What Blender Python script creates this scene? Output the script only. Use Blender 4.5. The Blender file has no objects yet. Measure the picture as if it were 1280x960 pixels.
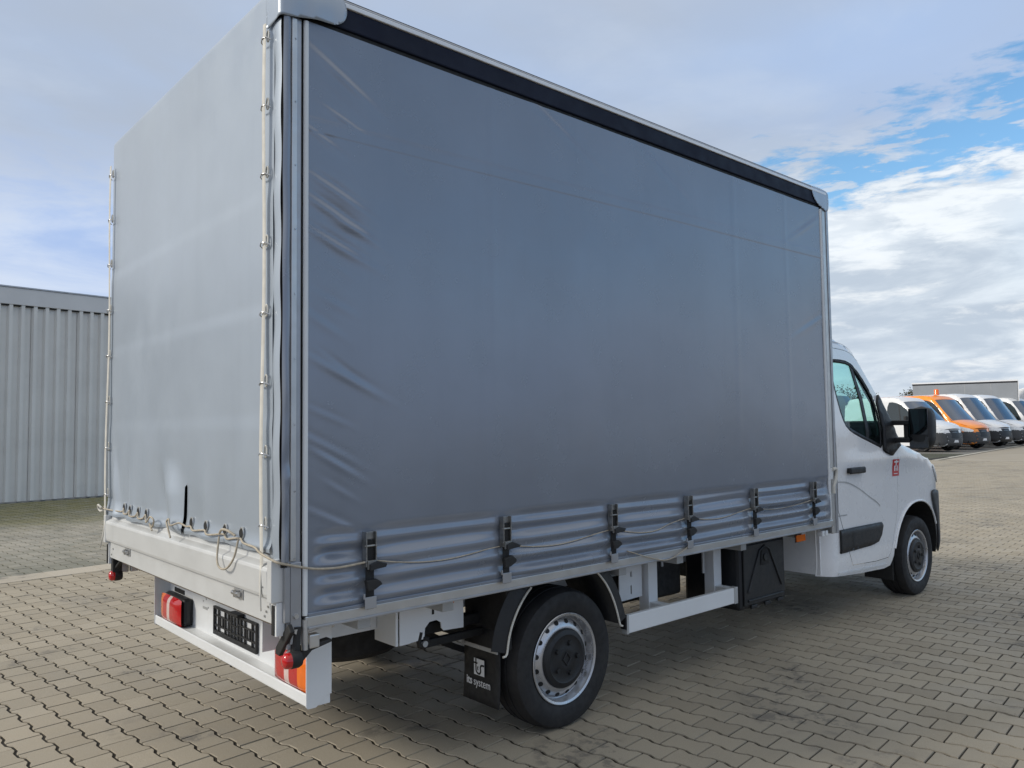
import bpy, bmesh, math, random
from mathutils import Vector, Matrix
from mathutils.geometry import delaunay_2d_cdt
random.seed(7)
R = math.radians
scene = bpy.context.scene
col = scene.collection

# ------------------------------------------------------------------ camera
CAM = Vector((-1.2739, -2.7022, 1.4988)); YAW, PITCH, ROLL, FPX = .844, .0561, -.0124, 974.92
cd = bpy.data.cameras.new('camera'); cam = bpy.data.objects.new('camera', cd); col.objects.link(cam)
Fw = Vector((math.cos(PITCH)*math.cos(YAW), math.cos(PITCH)*math.sin(YAW), math.sin(PITCH)))
Rt = Vector((math.sin(YAW), -math.cos(YAW), 0)); Up = Rt.cross(Fw)
R2 = Rt*math.cos(ROLL) + Up*math.sin(ROLL); U2 = -Rt*math.sin(ROLL) + Up*math.cos(ROLL)
cam.matrix_world = Matrix(((R2.x, U2.x, -Fw.x, CAM.x), (R2.y, U2.y, -Fw.y, CAM.y), (R2.z, U2.z, -Fw.z, CAM.z), (0, 0, 0, 1)))
cd.sensor_width = 36; cd.lens = 36*FPX/1280; cd.clip_start = .05; cd.clip_end = 3000
scene.camera = cam
scene.render.resolution_x = 1024; scene.render.resolution_y = 768

# ------------------------------------------------------------------ light
SUN_EL, SH_ANG = 30, -28          # elevation; direction the shadows fall (from +X)
sd = Vector((math.cos(R(SH_ANG))*math.cos(R(SUN_EL)), math.sin(R(SH_ANG))*math.cos(R(SUN_EL)), -math.sin(R(SUN_EL))))
sl = bpy.data.lights.new('sun', 'SUN'); sl.energy = 2.5; sl.angle = R(14); sl.color = (1, .93, .82)
so = bpy.data.objects.new('sun', sl); col.objects.link(so); so.location = (-20, 20, 30)
so.rotation_euler = sd.to_track_quat('-Z', 'Y').to_euler()
scene.view_settings.view_transform = 'Standard'; scene.view_settings.look = 'None'
scene.view_settings.exposure = 0.0; scene.view_settings.gamma = 1

world = bpy.data.worlds.new('World'); scene.world = world; world.use_nodes = True

class NT:
    def __init__(s, tree): s.t = tree; s.n = tree.nodes; s.l = tree.links
    def node(s, ty, **kw):
        n = s.n.new(ty)
        for k, v in kw.items(): setattr(n, k, v)
        return n
    def put(s, sock, v):
        if isinstance(v, bpy.types.NodeSocket): s.l.new(v, sock)
        elif v is not None: sock.default_value = v
    def math(s, op, a, b=None, c=None, clamp=False):
        n = s.node('ShaderNodeMath', operation=op, use_clamp=clamp)
        for i, v in enumerate((a, b, c)):
            if v is not None: s.put(n.inputs[i], v)
        return n.outputs[0]
    def vmath(s, op, a, b=None):
        n = s.node('ShaderNodeVectorMath', operation=op)
        s.put(n.inputs[0], a)
        if b is not None: s.put(n.inputs[1], b)
        return n.outputs['Value'] if op in ('DOT_PRODUCT', 'LENGTH') else n.outputs[0]
    def sep(s, v):
        n = s.node('ShaderNodeSeparateXYZ'); s.put(n.inputs[0], v); return n.outputs
    def comb(s, x, y, z):
        n = s.node('ShaderNodeCombineXYZ')
        for i, v in enumerate((x, y, z)): s.put(n.inputs[i], v)
        return n.outputs[0]
    def noise(s, vec, scale, detail=4, rough=.55, dist=0, color=False):
        n = s.node('ShaderNodeTexNoise'); s.put(n.inputs['Vector'], vec)
        n.inputs['Scale'].default_value = scale; n.inputs['Detail'].default_value = detail
        n.inputs['Roughness'].default_value = rough; n.inputs['Distortion'].default_value = dist
        return n.outputs[1 if color else 0]
    def smooth(s, v, a, b, lo=0, hi=1):
        n = s.node('ShaderNodeMapRange', interpolation_type='SMOOTHSTEP'); s.put(n.inputs[0], v)
        for i, q in enumerate((a, b, lo, hi)): n.inputs[i+1].default_value = q
        return n.outputs[0]
    def mix(s, f, a, b, mode='MIX'):
        n = s.node('ShaderNodeMix', data_type='RGBA', blend_type=mode, clamp_factor=True)
        s.put(n.inputs[0], f)
        for i, v in ((6, a), (7, b)):
            if isinstance(v, bpy.types.NodeSocket): s.l.new(v, n.inputs[i])
            else: n.inputs[i].default_value = (*v[:3], 1)
        return n.outputs[2]

def build_world():
    t = NT(world.node_tree); world.node_tree.nodes.clear()
    d = t.node('ShaderNodeTexCoord').outputs['Generated']
    x, y, z = t.sep(d)
    zc = t.math('MAXIMUM', z, 0.0)
    den = t.math('ADD', zc, .16)
    p = t.comb(t.math('DIVIDE', x, den), t.math('DIVIDE', y, den), 0)
    strat = t.comb(t.math('MULTIPLY', x, 3.2), t.math('MULTIPLY', y, 3.2), t.math('MULTIPLY', z, 13.0))
    n1 = t.noise(p, .55, 5, .55, .3)
    n1b = t.noise(p, 1.6, 6, .6, .2)
    n2 = t.noise(strat, 1.6, 7, .58, .35)
    n3 = t.noise(strat, 3.4, 8, .62, .2)
    k = 10.0
    c = lambda r, g, b: (r*k, g*k, b*k)
    sky = t.node('ShaderNodeTexSky', sky_type='NISHITA'); sky.sun_disc = False
    sky.sun_elevation = R(SUN_EL); sky.sun_rotation = R(-62); sky.air_density = 1.0; sky.dust_density = .6; sky.ozone_density = 2.2
    skyc = t.mix(1.0, sky.outputs[0], (1.30, 1.66, 1.72), 'MULTIPLY')
    high = t.mix(t.smooth(n1, .32, .60), c(.40, .53, .77), c(.41, .47, .57))
    high = t.mix(t.smooth(n1b, .45, .75, 0, .4), high, c(.58, .66, .78))
    low = t.mix(t.smooth(n2, .36, .62), c(.50, .58, .68), c(.74, .81, .88))
    low = t.mix(t.smooth(n3, .52, .72, 0, .7), low, c(.90, .93, .95))
    lowb = t.mix(t.smooth(n2, .36, .68), c(.40, .53, .80), c(.60, .69, .85))
    side = t.smooth(t.vmath('DOT_PRODUCT', d, (math.cos(R(8)), math.sin(R(8)), 0)), .55, .86)
    low = t.mix(side, lowb, low)
    elw = t.math('ADD', z, t.math('MULTIPLY', t.math('SUBTRACT', n2, .5), .16))
    f = t.smooth(elw, .22, .36)
    base = t.mix(f, low, high)
    up = t.smooth(t.math('ADD', z, t.math('MULTIPLY', t.math('SUBTRACT', n1, .5), .25)), .44, .70)
    base = t.mix(up, base, t.mix(t.smooth(n1b, .35, .65), c(.60, .61, .62), c(.78, .78, .77)))
    away = t.smooth(t.vmath('DOT_PRODUCT', d, (-.80, .60, 0)), .42, .75)
    base = t.mix(t.math('MULTIPLY', away, t.smooth(z, .34, .52, .75, 0)), base, t.mix(t.smooth(n2, .36, .62), c(.58, .61, .65), c(.76, .78, .80)))
    band = t.math('MULTIPLY', t.smooth(z, .10, .22), t.smooth(z, .62, .46))
    right = t.math('MULTIPLY', t.math('MULTIPLY', t.smooth(t.vmath('DOT_PRODUCT', d, (.84, -.54, 0)), .62, .86), band), t.smooth(n2, .36, .50))
    base = t.mix(t.math('MULTIPLY', right, .9), base, skyc)      # the blue opening widens off to the right
    # blue opening between the grey sheet and the white banks
    g = R(14)
    a = t.vmath('DOT_PRODUCT', d, (-math.sin(g), math.cos(g), 0))
    fwd = t.smooth(t.vmath('DOT_PRODUCT', d, (math.cos(g), math.sin(g), 0)), -.1, .3)
    ar = t.math('ADD', a, .02)
    q1 = t.math('POWER', t.math('ABSOLUTE', t.math('ADD', t.math('DIVIDE', t.math('MAXIMUM', ar, 0.0), .30), t.math('DIVIDE', t.math('MINIMUM', ar, 0.0), .95))), 2.0)
    zz = t.math('SUBTRACT', z, t.math('SUBTRACT', .325, t.math('MULTIPLY', a, .16)))
    q2 = t.math('POWER', t.math('ABSOLUTE', t.math('DIVIDE', zz, t.math('SUBTRACT', .048, t.math('MULTIPLY', t.math('MINIMUM', ar, 0.0), .12)))), 2.0)
    q = t.math('ADD', t.math('ADD', q1, q2), t.math('MULTIPLY', t.math('SUBTRACT', n3, .47), 7.0))
    gap = t.math('MULTIPLY', t.smooth(q, 1.7, .5), fwd)
    puff = t.smooth(t.noise(strat, 6.5, 8, .6, .3), .53, .64, 0, .85)
    gap = t.math('MULTIPLY', gap, t.math('SUBTRACT', 1.0, puff))
    base = t.mix(gap, base, skyc)
    # white banks just under the opening
    q4 = t.math('POWER', t.math('ABSOLUTE', t.math('DIVIDE', t.math('ADD', zz, .075), .06)), 2.0)
    bank = t.math('MULTIPLY', t.math('MULTIPLY', t.smooth(t.math('ADD', q4, t.math('MULTIPLY', q1, .35)), 1.5, .1), fwd), t.smooth(n3, .44, .60, 0, .8))
    base = t.mix(t.math('MULTIPLY', bank, t.math('SUBTRACT', 1.0, gap)), base, c(.88, .93, .97))
    base = t.mix(t.smooth(z, -.02, .0), c(.25, .25, .24), base)
    bg = t.node('ShaderNodeBackground'); t.put(bg.inputs[0], base); bg.inputs[1].default_value = .108
    out = t.node('ShaderNodeOutputWorld'); t.l.new(bg.outputs[0], out.inputs[0])
build_world()

# ------------------------------------------------------------------ materials
MATS = {}
def mat(name, color, rough=.5, metal=0, var=.08, vscale=6, bump=0, bscale=200, coat=0, spec=.5, dirt=0, dirtc=(.08, .07, .055), emit=None):
    if name in MATS: return MATS[name]
    m = bpy.data.materials.new(name); m.use_nodes = True; MATS[name] = m
    t = NT(m.node_tree); b = t.n['Principled BSDF']
    tc = t.node('ShaderNodeTexCoord').outputs['Object']
    n = t.noise(tc, vscale, 5)
    lo = [max(0, c*(1-var)) for c in color]; hi = [c*(1+var) for c in color]
    c = t.mix(t.smooth(n, .3, .7), lo, hi)
    if dirt:
        n2 = t.noise(tc, vscale*1.7, 8, .7)
        c = t.mix(t.smooth(n2, .5, .78, 0, dirt), c, dirtc)
    t.put(b.inputs['Base Color'], c)
    nr = t.noise(tc, vscale*3, 4)
    t.put(b.inputs['Roughness'], t.smooth(nr, .2, .8, max(.02, rough*.82), min(1, rough*1.18)))
    b.inputs['Metallic'].default_value = metal; b.inputs['Coat Weight'].default_value = coat; b.inputs['Coat Roughness'].default_value = .06
    b.inputs['Specular IOR Level'].default_value = spec
    if bump:
        bn = t.node('ShaderNodeBump'); bn.inputs['Strength'].default_value = bump; bn.inputs['Distance'].default_value = .002
        t.put(bn.inputs['Height'], t.noise(tc, bscale, 3)); t.l.new(bn.outputs[0], b.inputs['Normal'])
    return m

def glass(name, tint, ior=1.5, refl=1.0):
    m = bpy.data.materials.new(name); m.use_nodes = True; t = NT(m.node_tree); t.n.clear()
    tr = t.node('ShaderNodeBsdfTransparent'); tr.inputs[0].default_value = (*tint, 1)
    gl = t.node('ShaderNodeBsdfGlossy'); gl.inputs['Roughness'].default_value = .02; gl.inputs[0].default_value = (.9, .95, 1, 1)
    fr = t.node('ShaderNodeLayerWeight'); fr.inputs[0].default_value = .5
    mx = t.node('ShaderNodeMixShader'); t.put(mx.inputs[0], t.math('MULTIPLY', t.math('ADD', .045, t.math('MULTIPLY', t.math('POWER', fr.outputs['Facing'], 5.0), .9)), refl))
    t.l.new(tr.outputs[0], mx.inputs[1]); t.l.new(gl.outputs[0], mx.inputs[2])
    o = t.node('ShaderNodeOutputMaterial'); t.l.new(mx.outputs[0], o.inputs[0])
    MATS[name] = m; return m

def lens(name, color, rough=.12):
    m = mat(name, color, rough, 0, .05, 40, coat=.6)
    return m

def paver_mat(name, c0, c1, moss=0):
    m = bpy.data.materials.new(name); m.use_nodes = True; MATS[name] = m
    t = NT(m.node_tree); b = t.n['Principled BSDF']
    g = t.node('ShaderNodeNewGeometry'); oi = t.node('ShaderNodeObjectInfo')
    pos = g.outputs['Position']
    rnd = t.math('FRACT', t.math('ADD', g.outputs['Random Per Island'], t.math('MULTIPLY', oi.outputs['Random'], 7.31)))
    c = t.mix(rnd, c0, c1)
    c = t.mix(t.smooth(t.math('FRACT', t.math('MULTIPLY', rnd, 13.7)), .84, 1, 0, .45), c, tuple(v*.76 for v in c0))
    c = t.mix(t.smooth(t.noise(pos, .55, 5, .6), .42, .70, 0, .45), c, (c0[0]*.70, c0[1]*.74, c0[2]*.80))   # broad grime
    c = t.mix(t.smooth(t.noise(pos, 260, 2, .6), .35, .75, 0, .45), c, tuple(v*.6 for v in c0))                 # fine grain
    c = t.mix(t.smooth(t.noise(pos, 120, 2, .5), .68, .78, 0, .6), c, tuple(min(1, v*1.6) for v in c1))          # light aggregate
    st = t.math('MULTIPLY', t.smooth(t.noise(pos, 1.1, 3), .54, .64), t.smooth(t.noise(pos, 9, 6, .7), .48, .60))
    c = t.mix(t.math('MULTIPLY', st, .55), c, (.075, .072, .072))                                               # oily drips
    if moss:
        x, y, z = t.sep(pos)
        wall = t.smooth(t.math('ADD', t.math('SUBTRACT', y, t.math('MULTIPLY', x, .10)), t.math('MULTIPLY', t.noise(pos, .45, 4), 6)), 13.6, 17.5)
        c = t.mix(t.math('MULTIPLY', wall, t.smooth(t.noise(pos, 3, 6, .7), .28, .6, .4, .92)), c, (.20, .185, .065))
        edge = t.math('MULTIPLY', t.smooth(t.math('SUBTRACT', y, t.math('MULTIPLY', x, .1)), 9.6, 7.2), t.smooth(t.noise(pos, .8, 5), .35, .6))
        c = t.mix(t.math('MULTIPLY', edge, .5), c, (.105, .115, .085))
        c = t.mix(t.smooth(t.noise(pos, 2.2, 5, .65), .45, .72, 0, .55), c, (.14, .15, .12))
    t.put(b.inputs['Base Color'], c)
    t.put(b.inputs['Roughness'], t.smooth(t.noise(pos, 3, 5), .3, .7, .62, .88))
    bn = t.node('ShaderNodeBump'); bn.inputs['Strength'].default_value = .5; bn.inputs['Distance'].default_value = .0015
    t.put(bn.inputs['Height'], t.noise(pos, 330, 4, .7)); t.l.new(bn.outputs[0], b.inputs['Normal'])
    return m

def tarp_mat(name, color, rough):
    m = bpy.data.materials.new(name); m.use_nodes = True; MATS[name] = m
    t = NT(m.node_tree); b = t.n['Principled BSDF']
    tc = t.node('ShaderNodeTexCoord').outputs['Object']
    n = t.noise(tc, 1.3, 5); st = t.noise(t.vmath('MULTIPLY', tc, (9, 9, .8)), 1.0, 6, .6)
    c = t.mix(t.smooth(n, .3, .7), tuple(v*.95 for v in color), tuple(v*1.04 for v in color))
    c = t.mix(t.smooth(st, .5, .8, 0, .22), c, tuple(v*.80 for v in color))
    t.put(b.inputs['Base Color'], c); b.inputs['Metallic'].default_value = .25
    t.put(b.inputs['Roughness'], t.smooth(t.noise(tc, 4, 5, .6), .3, .7, rough*.88, rough*1.14))
    w1 = t.noise(tc, 2.6, 3, .5)
    h = w1
    bn = t.node('ShaderNodeBump'); bn.inputs['Strength'].default_value = .14; bn.inputs['Distance'].default_value = .012
    t.put(bn.inputs['Height'], h); t.l.new(bn.outputs[0], b.inputs['Normal'])
    return m

M_tarp = tarp_mat('silver_pvc_tarp_shaded', (.238, .268, .320), .25)  # side tone: shade and blue sky sheen are put into the colour
M_tarp2 = tarp_mat('silver_pvc_tarp_lit', (.40, .455, .52), .33)  # same PVC made paler, the sunlight on the rear is in the colour
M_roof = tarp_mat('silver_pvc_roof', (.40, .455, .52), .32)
M_alu = mat('aluminium', (.56, .56, .55), .38, .75, .06, 8, .1, 300)
M_alud = mat('anodised_aluminium', (.40, .41, .43), .42, .7, .06, 8)
M_gate = mat('tailgate_aluminium', (.62, .63, .625), .45, .2, .03, 3, .05, 400, dirt=.05, dirtc=(.25, .24, .22))
M_white = mat('white_paint', (.83, .84, .85), .28, 0, .025, 2, coat=.7, dirt=.025, dirtc=(.35, .33, .3))
M_wcoat = mat('white_powder_coat', (.72, .74, .75), .4, 0, .03, 3, .06, 500, dirt=.08, dirtc=(.35, .33, .3))
M_galv = mat('grey_chassis_paint', (.42, .43, .43), .5, .2, .08, 4, dirt=.3, dirtc=(.16, .15, .14))
M_black = mat('black_plastic', (.012, .013, .015), .5, 0, .1, 10, .25, 500)
M_blackm = mat('matt_black', (.012, .012, .012), .75, 0, .15, 8)
M_rubber = mat('black_rubber', (.016, .016, .016), .68, 0, .15, 12, .2, 300)
M_tyre = mat('tyre_rubber', (.015, .015, .016), .72, 0, .2, 9, .2, 150, dirt=.3, dirtc=(.05, .046, .04))
M_steel = mat('silver_wheel_paint', (.52, .53, .55), .3, .7, .05, 6, dirt=.25, dirtc=(.15, .12, .09))
M_chrome = mat('zinc_steel', (.5, .5, .5), .3, .9, .12, 30)
M_navy = mat('navy_curtain_rail', (.008, .012, .028), .6, 0, .1, 3, spec=.2)
M_strap = mat('cream_strap', (.62, .60, .54), .6, 0, .08, 20)
M_rope = mat('tan_rope', (.42, .37, .29), .7, 0, .15, 60)
M_red = lens('red_lens', (.50, .008, .010)); M_orange = lens('orange_lens', (.85, .17, .006)); M_wlens = lens('pale_reflector', (.72, .55, .52))
M_interior = mat('dark_interior', (.03, .032, .035), .8, 0, .1, 5)
M_seat = mat('seat_fabric', (.06, .065, .07), .85, 0, .15, 8)
M_print = mat('white_print', (.78, .79, .8), .6, 0, .03, 30)
M_sticker = mat('red_sticker', (.55, .03, .035), .4, 0, .05, 30)
M_glassg = glass('green_glass', (.55, .85, .80), 1.5, 1.0)
M_glassd = glass('windscreen_glass', (.74, .88, .86), 1.5, 1.0)
M_glassm = mat('mirror_glass', (.06, .065, .07), .05, 1.0, .02, 3)
M_orangep = mat('orange_paint', (1.0, .31, .012), .32, 0, .03, 2, coat=.6)
M_gplast = mat('grey_bumper_plastic', (.055, .058, .062), .55, 0, .08, 8)
M_headl = mat('headlamp', (.74, .77, .79), .2, 0, .1, 12, coat=.6)
M_paver = paver_mat('concrete_paver', (.35, .305, .232), (.425, .375, .29))
M_paver2 = paver_mat('mossy_grey_paver', (.33, .305, .25), (.40, .375, .32), moss=1)
M_slab = paver_mat('border_slab', (.45, .40, .32), (.50, .45, .37))
M_cladding = mat('grey_cladding', (.66, .655, .63), .5, 0, .04, 1.2, dirt=.15, dirtc=(.24, .235, .22))
M_fascia = mat('grey_fascia', (.60, .605, .61), .5, 0, .04, 1.5)

# ------------------------------------------------------------------ mesh helpers
class MB:
    def __init__(s): s.v = []; s.f = []
    def add(s, vs, fs):
        o = len(s.v); s.v += [tuple(v) for v in vs]; s.f += [tuple(i+o for i in f) for f in fs]; return s
    def box(s, lo, hi, M=None):
        (a, b, c), (d, e, g) = lo, hi
        vs = [(a,b,c),(d,b,c),(d,e,c),(a,e,c),(a,b,g),(d,b,g),(d,e,g),(a,e,g)]
        if M is not None: vs = [M @ Vector(v) for v in vs]
        return s.add(vs, [(0,3,2,1),(4,5,6,7),(0,1,5,4),(1,2,6,5),(2,3,7,6),(3,0,4,7)])
    def cyl(s, p0, p1, r0, r1=None, n=16, caps=True):
        p0, p1 = Vector(p0), Vector(p1); r1 = r0 if r1 is None else r1
        d = (p1-p0).normalized(); a = d.orthogonal().normalized(); b = d.cross(a)
        vs = []
        for p, r in ((p0, r0), (p1, r1)):
            for i in range(n):
                t = 2*math.pi*i/n; vs.append(p + a*(r*math.cos(t)) + b*(r*math.sin(t)))
        fs = [(i, (i+1) % n, n+(i+1) % n, n+i) for i in range(n)]
        if caps: fs += [tuple(range(n-1, -1, -1)), tuple(range(n, 2*n))]
        return s.add(vs, fs)
    def tube(s, path, r, n=8, closed=False):
        P = [Vector(p) for p in path]; m = len(P); vs = []; prev = None
        for i in range(m):
            d = (P[(i+1) % m] - P[i-1]) if closed else (P[min(i+1, m-1)] - P[max(i-1, 0)])
            d.normalize()
            a = d.orthogonal() if prev is None else prev - d*prev.dot(d)
            a.normalize(); prev = a; b = d.cross(a)
            for k in range(n):
                t = 2*math.pi*k/n; vs.append(P[i] + a*(r*math.cos(t)) + b*(r*math.sin(t)))
        fs = []
        for i in range(m if closed else m-1):
            j = (i+1) % m
            for k in range(n): fs.append((i*n+k, i*n+(k+1) % n, j*n+(k+1) % n, j*n+k))
        if not closed: fs += [tuple(range(n-1, -1, -1)), tuple(range((m-1)*n, m*n))]
        return s.add(vs, fs)
    def prism(s, poly, fn0, fn1):
        n = len(poly); vs = [fn0(*p) for p in poly] + [fn1(*p) for p in poly]
        fs = [tuple(range(n-1, -1, -1)), tuple(range(n, 2*n))] + [(i, (i+1) % n, n+(i+1) % n, n+i) for i in range(n)]
        return s.add(vs, fs)
    def grid(s, fn, nu, nv):
        vs = [fn(i/nu, j/nv) for j in range(nv+1) for i in range(nu+1)]
        fs = [(j*(nu+1)+i, j*(nu+1)+i+1, (j+1)*(nu+1)+i+1, (j+1)*(nu+1)+i) for j in range(nv) for i in range(nu)]
        return s.add(vs, fs)
    def lathe(s, prof, c, axis, n=48):
        c = Vector(c); d = Vector(axis).normalized(); a = d.orthogonal().normalized(); b = d.cross(a); m = len(prof); vs = []
        for i in range(n):
            t = 2*math.pi*i/n; e = a*math.cos(t)+b*math.sin(t)
            for r, h in prof: vs.append(c + e*r + d*h)
        fs = [(i*m+k, i*m+k+1, ((i+1) % n)*m+k+1, ((i+1) % n)*m+k) for i in range(n) for k in range(m-1)]
        return s.add(vs, fs)
    def mesh(s, name, smooth=None):
        me = bpy.data.meshes.new(name); me.from_pydata(s.v, [], s.f)
        bm = bmesh.new(); bm.from_mesh(me); bmesh.ops.recalc_face_normals(bm, faces=bm.faces); bm.to_mesh(me); bm.free()
        if smooth is not None:
            me.shade_smooth()
            if smooth < 180: me.set_sharp_from_angle(angle=R(smooth))
        return me
    def build(s, name, m, parent=None, smooth=None, bevel=0, solid=0):
        me = s.mesh(name, smooth); return link(name, me, m, parent, bevel, solid)

def link(name, me, m, parent=None, bevel=0, solid=0):
    if m is not None: me.materials.clear(); me.materials.append(m)
    o = bpy.data.objects.new(name, me); col.objects.link(o)
    if parent is not None: o.parent = parent
    if solid:
        md = o.modifiers.new('solid', 'SOLIDIFY'); md.thickness = solid; md.offset = 0
    if bevel:
        md = o.modifiers.new('bevel', 'BEVEL'); md.width = bevel; md.segments = 2; md.limit_method = 'ANGLE'; md.angle_limit = R(35)
    return o
def box(name, lo, hi, m, parent=None, bevel=.003): return MB().box(lo, hi).build(name, m, parent, bevel=bevel)
def empty(name, loc=(0, 0, 0), rz=0):
    o = bpy.data.objects.new(name, None); col.objects.link(o); o.location = loc; o.rotation_euler = (0, 0, rz); o.empty_display_size = .3; return o
def tag(o, label=None, cat=None, group=None, kind=None):
    for k, v in (('label', label), ('category', cat), ('group', group), ('kind', kind)):
        if v: o[k] = v
    return o
def text(name, s, size, M, m, parent, extrude=.0005, bold=0, sx=1):
    cu = bpy.data.curves.new(name, 'FONT'); cu.body = s; cu.size = size; cu.extrude = extrude; cu.offset = bold; cu.align_x = 'LEFT'
    tmp = bpy.data.objects.new('tmp', cu); col.objects.link(tmp)
    dg = bpy.context.evaluated_depsgraph_get(); me = bpy.data.meshes.new_from_object(tmp.evaluated_get(dg))
    bpy.data.objects.remove(tmp); bpy.data.curves.remove(cu)
    me.transform(M @ Matrix.Diagonal((sx, 1, 1, 1))); return link(name, me, m, parent)
def sm(a, b, x):
    if a == b: return float(x > a)
    t = max(0, min(1, (x-a)/(b-a))); return t*t*(3-2*t)
def inpoly(p, poly):
    x, y = p; c = False; n = len(poly); j = n-1
    for i in range(n):
        (xi, yi), (xj, yj) = poly[i], poly[j]
        if (yi > y) != (yj > y) and x < (xj-xi)*(y-yi)/(yj-yi)+xi: c = not c
        j = i
    return c
def densify(poly, d, closed=True):
    out = []; n = len(poly)
    for i in range(n if closed else n-1):
        a, b = Vector(poly[i]), Vector(poly[(i+1) % n]); k = max(1, int(math.ceil((b-a).length/d)))
        out += [tuple(a.lerp(b, t/k)) for t in range(k)]
    if not closed: out.append(tuple(poly[-1]))
    return out
def chaikin(poly, it=2, closed=True):
    for _ in range(it):
        out = []; n = len(poly)
        rng = range(n) if closed else range(n-1)
        if not closed: out.append(poly[0])
        for i in rng:
            a, b = poly[i], poly[(i+1) % n]
            out.append((a[0]*.75+b[0]*.25, a[1]*.75+b[1]*.25)); out.append((a[0]*.25+b[0]*.75, a[1]*.25+b[1]*.75))
        if not closed: out.append(poly[-1])
        poly = out
    return poly
def panel(outline, holes, fn, step=.045):
    """2D outline with holes, triangulated and mapped by fn(x, z) to 3D"""
    pts = []; edges = []
    for loop in [outline]+holes:
        loop = densify(loop, step); o = len(pts); pts += loop
        edges += [(o+i, o+(i+1) % len(loop)) for i in range(len(loop))]
    xs = [p[0] for p in outline]; zs = [p[1] for p in outline]
    bnd = [Vector(p) for p in pts]
    x = min(xs)+step/2
    while x < max(xs):
        z = min(zs)+step/2
        while z < max(zs):
            if inpoly((x, z), outline) and not any(inpoly((x, z), h) for h in holes):
                q = Vector((x, z))
                if all((q-b).length_squared > (step*.5)**2 for b in bnd): pts.append((x, z))
            z += step
        x += step
    v, e, f, *_ = delaunay_2d_cdt([Vector(p) for p in pts], edges, [], 0, 1e-5)
    mb = MB(); fs = []
    for t in f:
        c = sum((v[i] for i in t), Vector((0, 0)))/len(t)
        if inpoly(c, outline) and not any(inpoly(c, h) for h in holes): fs.append(tuple(t))
    mb.add([fn(*p) for p in v], fs); return mb

# ================================================================== SETTING
GA = R(5.5); gu = Vector((math.cos(GA), math.sin(GA))); gv = Vector((-math.sin(GA), math.cos(GA)))
def ground_sheet(name, pts, z, m, kind='structure', parent=None):
    mb = MB(); mb.add([(x, y, z) for x, y in pts], [tuple(range(len(pts)))]); o = mb.build(name, m, parent); 
    if kind: o['kind'] = kind
    return o
M_far = mat('far_yard_paving', (.345, .305, .24), .8, 0, .08, .25, dirt=.15, dirtc=(.2, .18, .15))
M_joint = mat('joint_sand', (.018, .014, .007), .95, 0, .35, 3, .4, 200)
M_joint2 = mat('mossy_joint', (.050, .052, .026), .95, 0, .35, 3)
ground_sheet('ground', [(-600, -600), (900, -600), (900, 900), (-600, 900)], -.034, M_far)
def uvp(u, v): p = gu*u + gv*v; return (p.x, p.y)
VB = 6.62      # border position along gv
pave = ground_sheet('yard_pavement', [uvp(-14, -16), uvp(33, -16), uvp(33, VB), uvp(-14, VB)], -.0055, M_joint)
tag(pave, 'beige concrete yard of interlocking bone shaped pavers with dark joints', None)
pave2 = ground_sheet('mossy_pavement', [uvp(-14, VB+.3), uvp(40, VB+.3), uvp(40, 17.2), uvp(-14, 17.2)], -.0050, M_joint2)
tag(pave2, 'grey mossy paved strip in front of the metal warehouse', None)

PL, WA, WB, JT = .198, .0760, .0600, .0135       # stone length, wide and waist half width, joint
PITCH_U = WA+WB+JT*.9
def stone_outline(ins):
    l = PL/2-.0036-ins; a = WA-ins; b = WB-ins; t0, t1 = PL/4-.014, PL/4+.020
    right = [(a, -l), (a, -t1), (b, -t0), (b, t0), (a, t1), (a, l)]
    return right + [(-x, y) for x, y in reversed(right)]
OUT0, OUT1 = stone_outline(.0016), stone_outline(0)
def stone_geo(mb, M):
    n = 12
    vs = [M @ Vector((x, y, 0)) for x, y in OUT0] + [M @ Vector((x, y, -.0085)) for x, y in OUT1]
    mb.add(vs, [tuple(range(n))] + [(i, n+i, n+(i+1) % n, (i+1) % n) for i in range(n)])
def sees(P, margin):
    d = Vector(P)-CAM; z = d.dot(Fw)
    if z < .2: return False
    return abs(d.dot(R2)) < z*(640/FPX)*1.0+margin and abs(d.dot(U2)) < z*(480/FPX)+margin
def hidden(x, y):      # seen only behind the warehouse front or the truck's rear wheel etc. is not culled
    return False
base_mb = MB(); stone_geo(base_mb, Matrix.Identity(4)); stone_mesh = base_mb.mesh('paver'); stone_mesh.materials.append(M_paver)
cand = []
def collect(v0, v1, umax, maxd):
    res = []
    for iu in range(int(-14/PITCH_U), int(umax/PITCH_U)):
        u = iu*PITCH_U
        for iv in range(int(v0/PL)-2, int(v1/PL)+2):
            v = (iv + .5*(iu % 2))*PL
            if v-PL/2 < v0 or v+PL/2 > v1: continue
            x, y = uvp(u, v); d = (Vector((x, y, 0))-CAM).length
            if d > maxd or not sees((x, y, 0), 1.6): continue
            res.append((d, x, y))
    return res
rs = random.Random(3)
def stone_matrix(x, y):
    return Matrix.Translation((x, y, rs.gauss(0, .0007))) @ Matrix.Rotation(GA+rs.gauss(0, .006), 4, 'Z') @ Matrix.Rotation(rs.gauss(0, .003), 4, 'X') @ Matrix.Rotation(rs.gauss(0, .003), 4, 'Y')
near = collect(-16, VB+.16, 33, 42)
near.sort()
def onscreen(x, y):
    d = Vector((x, y, 0))-CAM; z = d.dot(Fw); return abs(d.dot(R2)) < z*640/FPX and abs(d.dot(U2)) < z*480/FPX
def area_px(d): return d
vis = [i for i, s in enumerate(near) if onscreen(s[1], s[2])][:300]; vs_ = set(vis)
rest = MB(); tree = []
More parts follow.
